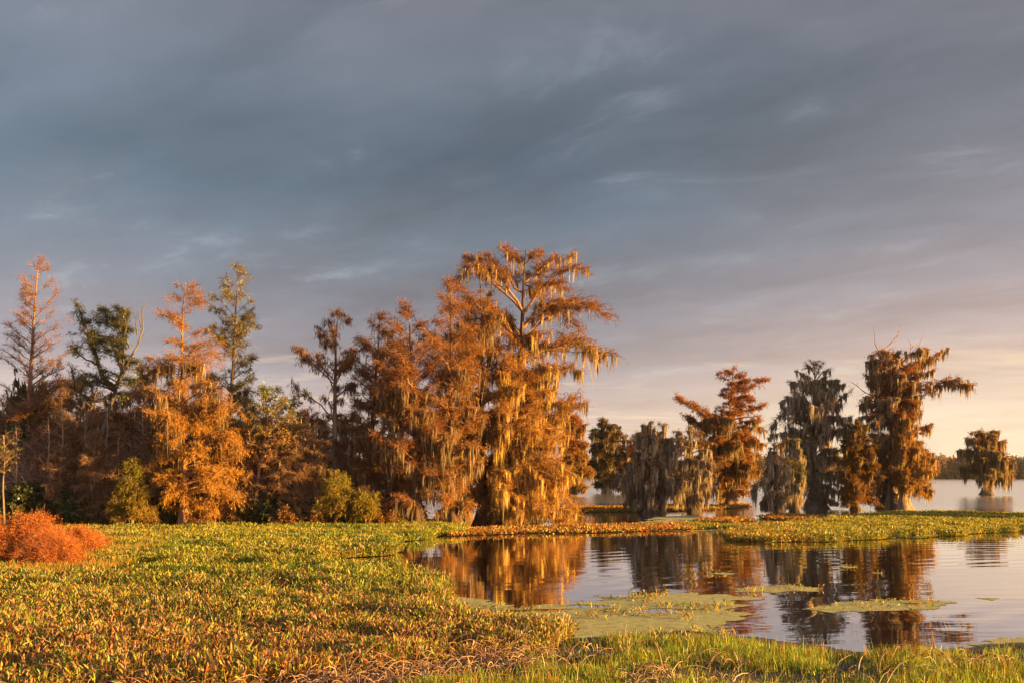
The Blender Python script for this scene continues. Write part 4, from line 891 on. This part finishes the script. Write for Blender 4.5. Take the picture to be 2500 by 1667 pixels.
# dead stalks through the near mat and along the shore
gs = Geo()
x, y = scatter(rng, wpoly([(-500, 1440), (700, 1450), (1100, 1515), (1370, 1540), (1330, 1590), (1250, 1625), (900, 1690), (-300, 1740)]), 42, 0.5, 0.7, 31.0)
d = np.clip((HOR + H * K / y - 1430) / 150, 0.05, 1) * (0.35 + vnoise(x * 0.7, y * 0.7, 33.)); k = rng.uniform(0, 1, len(x)) < d * 1.2
x, y = x[k], y[k]
stalks(gs, rng, x, y, 0.10, 0.42, 0.0075, pick(rng, len(x), TAN, .25))
shorew = wpoly([(500, 1690), (740, 1655), (1000, 1632), (1280, 1588), (1330, 1600), (1300, 1640), (1050, 1668), (900, 1720)])
x, y = scatter(rng, shorew, 190, 0.3, 0.8, 41.0); k = vnoise(x * 1.2, y * 1.2, 44.) > 0.38; x, y = x[k], y[k]
stalks(gs, rng, x, y, 0.02, 0.45, 0.009, pick(rng, len(x), np.array([(0.42, 0.27, 0.19), (0.34, 0.2, 0.13), (0.5, 0.35, 0.25)]), .25), 1.0)
x, y = scatter(rng, wpoly([(1050, 1690), (1330, 1600), (1800, 1590), (2500, 1620), (2560, 1720), (1050, 1720)]), 60, 0.3, 0.8, 51.0); k = vnoise(x * 0.9, y * 1.1, 54.) > 0.56; x, y = x[k], y[k]
stalks(gs, rng, x, y, 0.03, 0.5, 0.010, pick(rng, len(x), np.array([(0.42, 0.27, 0.19), (0.30, 0.18, 0.12), (0.5, 0.35, 0.25)]), .25), 1.1)
tag(gs.build('dead_stalks', M_dry), 'pinkish tan dead stalks strewn through the near plants', 'dead plants', kind='stuff')

# floating island of hyacinth on the right and thin rafts
right_i = wpoly([(1810, 1318), (1780, 1302), (1840, 1287), (1960, 1277), (2050, 1265), (2150, 1256), (2300, 1253), (2420, 1256), (2620, 1258), (2620, 1290), (2500, 1296), (2440, 1301), (2330, 1306), (2220, 1314), (2080, 1320), (1900, 1321)])
gr = Geo()
patch('', right_i, 0.3, 0.02, None, 1.2, 0.35, 6.0, geo=gr, col=(0.10, 0.10, 0.04), holes=0.25)
x, y = scatter(rng, right_i, 230, 1.7, 0.35, 6.0); k = rng.uniform(0, 1, len(x)) < np.clip((vnoise(x * 0.5, y * 0.35, 92.) - 0.3) * 5, 0.1, 1); x, y = x[k], y[k]; n = len(x); xp = 1250 + x * K / y
c = blend(rng, n, [(YEL, 1.2), (GRN, 0.8), (np.array(OCHRE), 0.12), (REDB, 0.04 + 1.2 * np.clip((2050 - xp) / 250, 0, 1)), (TAN, 0.15)])
hy_leaves(gr, rng, x, y, 0.02, 0.21, 0.15, 0.035, c, tilt=0.6)
tag(gr.build('hyacinth_island', M_hya), 'floating island of yellow green hyacinth at the right of the pool', 'water plants', kind='stuff')

gp = Geo()
rafts = [([(1060, 1300), (1150, 1290), (1250, 1288), (1400, 1284), (1600, 1281), (1720, 1276), (1830, 1283), (1800, 1291), (1600, 1296), (1420, 1300), (1300, 1303), (1120, 1308)], 0.10, 0),
         ([(1385, 1238), (1500, 1236), (1640, 1234), (1760, 1237), (1830, 1232), (1830, 1238), (1700, 1246), (1500, 1250), (1385, 1250)], 0.2, 0),
         ([(1840, 1262), (1900, 1257), (1980, 1260), (2060, 1262), (2000, 1268), (1880, 1268)], 0.14, 1),
         ([(1700, 1270), (1800, 1264), (1840, 1270), (1780, 1278), (1700, 1278)], 0.1, 0)]
for pts, hh, kind_ in rafts:
    pw_ = wpoly(pts)
    patch('', pw_, 0.3, 0.015, None, 0.9, 0.25, 16.0, geo=gp, col=(0.10, 0.075, 0.035))
    x, y = scatter(rng, pw_, 70, 0.9, 0.25, 16.0); k = vnoise(x * 0.3, y * 0.3, 61.) > 0.33; x, y = x[k], y[k]; n = len(x)
    nz = vnoise(x * 0.15, y * 0.2, 62.)
    c = blend(rng, n, [(REDB, 0.5 + 2.2 * (nz > 0.45)), (YEL, 0.7), (GRN, 0.4 + 1.2 * (nz < 0.42)), (np.array(ORANGE), 0.5)])
    hy_leaves(gp, rng, x, y, 0.015, hh, 0.16, 0.055, c, tilt=0.7, stem=False)
tag(gp.build('floating_weed', M_hya), 'low rafts of reddish floating weed between pool and trees', 'water plants', kind='stuff')

# duckweed
duck_main = wpoly([(1075, 1455), (1160, 1462), (1260, 1482), (1345, 1478), (1440, 1462), (1540, 1448), (1640, 1446), (1740, 1452), (1815, 1458), (1800, 1476), (1790, 1500), (1770, 1520), (1785, 1545), (1760, 1562), (1600, 1572), (1400, 1580), (1300, 1605), (1050, 1660), (800, 1690), (700, 1690), (980, 1630), (1350, 1560), (1340, 1535), (1100, 1520), (1040, 1500)])
patch('duckweed_sheet', duck_main, 0.06, 0.006, M_duck, 0.9, 1.4, 7.0, 'pale green skin of duckweed in front of the near shore', 'stuff', holes=0.27)
isl = [([(1790, 1440), (1830, 1432), (1920, 1429), (2010, 1434), (1990, 1440), (1900, 1444), (1830, 1447)], 'narrow duckweed raft lying across the dark tree reflections', 8.),
       ([(1965, 1484), (2030, 1474), (2130, 1465), (2240, 1462), (2330, 1472), (2260, 1484), (2150, 1490), (2040, 1497)], 'long duckweed raft with green sprouts nearest to the grassy bank', 9.),
       ([(1715, 1399), (1760, 1396), (1820, 1401), (1770, 1404)], 'thin sliver of duckweed farther left in the pool', 10.),
       ([(2040, 1382), (2070, 1380), (2092, 1383), (2065, 1386)], 'tiny scrap of duckweed farthest out in the pool', 11.),
       ([(2375, 1460), (2410, 1458), (2440, 1461), (2410, 1465)], 'tiny scrap of duckweed alone on the pale bright water', 12.),
       ([(2130, 1398), (2150, 1396), (2170, 1398), (2150, 1401)], 'small scrap of duckweed with a yellow sprout on dark reflections', 13.),
       ([(2100, 1604), (2180, 1590), (2320, 1583), (2440, 1560), (2560, 1540), (2600, 1590), (2400, 1606), (2200, 1615)], 'duckweed along the grassy bank at lower right', 14.),
       ([(1600, 1260), (1700, 1256), (1850, 1292), (1960, 1283), (1850, 1300), (1700, 1295), (1500, 1292)], 'pale duckweed film between the red weed and the right island', 15.)]
for pts, lab, sd_ in isl:
    o = patch('duckweed_raft', wpoly(pts), 0.05 if pts[0][1] > 1320 else 0.25, 0.006, M_duck, 0.5, 1.8, sd_, lab, 'stuff', holes=0.36)
# sprouts on the duckweed
ge = Geo()
x, y = scatter(rng, duck_main, 60, 0.3, 0.8, 7.0); k = vnoise(x * 1.1, y * 0.9, 71.) > 0.53; x, y = x[k], y[k]
for pts, lab, sd_ in isl[:6]:
    a, b_ = scatter(rng, wpoly(pts), 26 if sd_ < 10 else 30, 0.2, 0.9, sd_); k = vnoise(a * 1.1, b_ * 1.1, 72.) > 0.42; x = np.r_[x, a[k]]; y = np.r_[y, b_[k]]
n = len(x)
hy_leaves(ge, rng, x, y, 0.006, 0.06, 0.085, 0.016, blend(rng, n, [(YEL, 1), (GRN, 0.8), (np.array(OCHRE), 0.8), (REDB, 0.3)]), detail=True, tilt=0.7)
tag(ge.build('weed_sprouts', M_hya), 'small green and ochre sprouts poking through the duckweed', 'water plants', kind='stuff')

# grass of the near shore
gg = Geo()
gpoly = wpoly([(960, 1690), (1040, 1655), (1180, 1625), (1330, 1598), (1400, 1576), (1500, 1568), (1640, 1562), (1750, 1570), (1850, 1584), (1990, 1602), (2100, 1610), (2200, 1606), (2330, 1596), (2440, 1590), (2600, 1582), (2700, 1760), (900, 1760)])
x, y = scatter(rng, gpoly, 1500, 0.35, 0.9, 21.0)
nz = vnoise(x * 0.9, y * 0.9, 81.); k = rng.uniform(0, 1, len(x)) < np.clip((nz - 0.36) * 4.5, 0.06, 1); x, y, nz = x[k], y[k], nz[k]
n = len(x); th = rng.uniform(0, 2 * np.pi, n); hgt = rng.uniform(0.05, 0.20, n) * (0.6 + 1.0 * nz) * np.where(rng.uniform(0, 1, n) < 0.05, 1.9, 1.0)
lean = rng.uniform(0.05, 0.55, n); hd = np.stack([np.cos(th), np.sin(th), np.zeros(n)], 1)
fa = rng.uniform(0, np.pi, n); wv = np.stack([np.cos(fa), np.sin(fa), np.zeros(n)], 1) * rng.uniform(0.004, 0.0085, (n, 1))
b = np.stack([x, y, np.full(n, 0.015)], 1); up = np.array([0, 0, 1.0])
m1 = b + up * (hgt * .55)[:, None] + hd * (hgt * lean * .35)[:, None]; t1 = b + up * hgt[:, None] + hd * (hgt * lean)[:, None]
V = np.stack([b - wv, b + wv, m1 + wv * .8, m1 - wv * .8, t1], 1); i = np.arange(n)[:, None] * 5
yel2 = vnoise(x * 1.3, y * 1.3, 83.)
c = blend(rng, n, [(np.array([(0.25, 0.42, 0.05), (0.17, 0.32, 0.04), (0.34, 0.45, 0.06)]), 1.4), (np.array(OCHRE), 0.25 + 1.2 * (yel2 > 0.55)), (YEL, 1.5)])
gg.add(V, i + [0, 1, 2, 3], c, i + [3, 2, 4], c)
go = Geo()
x, y = scatter(rng, wpoly([(-300, 1330), (240, 1310), (330, 1320), (430, 1345), (380, 1380), (260, 1405), (120, 1428), (-300, 1440)]), 520, 0.8, 0.5, 25.0)
k = rng.uniform(0, 1, len(x)) < np.clip((vnoise(x * 0.9, y * 0.9, 95.) - 0.3) * 4, 0.1, 1); x, y = x[k], y[k]
n = len(x); th = rng.uniform(0, 2 * np.pi, n); hg = rng.uniform(0.15, 0.55, n); le = rng.uniform(0.1, 0.6, n); hd = np.stack([np.cos(th), np.sin(th), np.zeros(n)], 1)
fa = rng.uniform(0, np.pi, n); wv = np.stack([np.cos(fa), np.sin(fa), np.zeros(n)], 1) * rng.uniform(0.004, 0.009, (n, 1)); b = np.stack([x, y, np.full(n, 0.02)], 1)
m1 = b + up * (hg * .55)[:, None] + hd * (hg * le * .35)[:, None]; t1 = b + up * hg[:, None] + hd * (hg * le)[:, None]
V = np.stack([b - wv, b + wv, m1 + wv * .8, m1 - wv * .8, t1], 1); i = np.arange(n)[:, None] * 5
c = blend(rng, n, [(np.array(ORANGE), 1.2), (YEL, 0.9), (TAN, 0.6), (REDB, 0.3)])
go.add(V, i + [0, 1, 2, 3], c, i + [3, 2, 4], c)
tag(go.build('orange_grass', M_grass), 'orange and yellow autumn grass around the red bush', 'grass', kind='stuff')
tag(gg.build('shore_grass', M_grass), 'bright yellow green grass on the near bank', 'grass', kind='stuff')
print('faces', sum(len(m.polygons) for m in bpy.data.meshes))

# thin evening haze over the lake
g = Geo(); x0, x1, y0, y1, z0, z1 = -1700, 1700, -80, 1600, -2.0, 40.0
g.add([(x0, y0, z0), (x1, y0, z0), (x1, y1, z0), (x0, y1, z0), (x0, y0, z1), (x1, y0, z1), (x1, y1, z1), (x0, y1, z1)],
      [[0, 3, 2, 1], [4, 5, 6, 7], [0, 1, 5, 4], [1, 2, 6, 5], [2, 3, 7, 6], [3, 0, 4, 7]], (1, 1, 1))
mh, th_ = mat_new('haze')
pv = th_.n('ShaderNodeVolumePrincipled'); pv.inputs['Density'].default_value = 0.00005; pv.inputs['Color'].default_value = (0.9, 0.88, 0.9, 1); pv.inputs['Anisotropy'].default_value = 0.2
oo = th_.n('ShaderNodeOutputMaterial'); th_.L.new(pv.outputs[0], oo.inputs['Volume'])
tag(g.build('haze', mh), 'thin evening haze over the lake', kind='stuff')
S.cycles.volume_bounces = 0
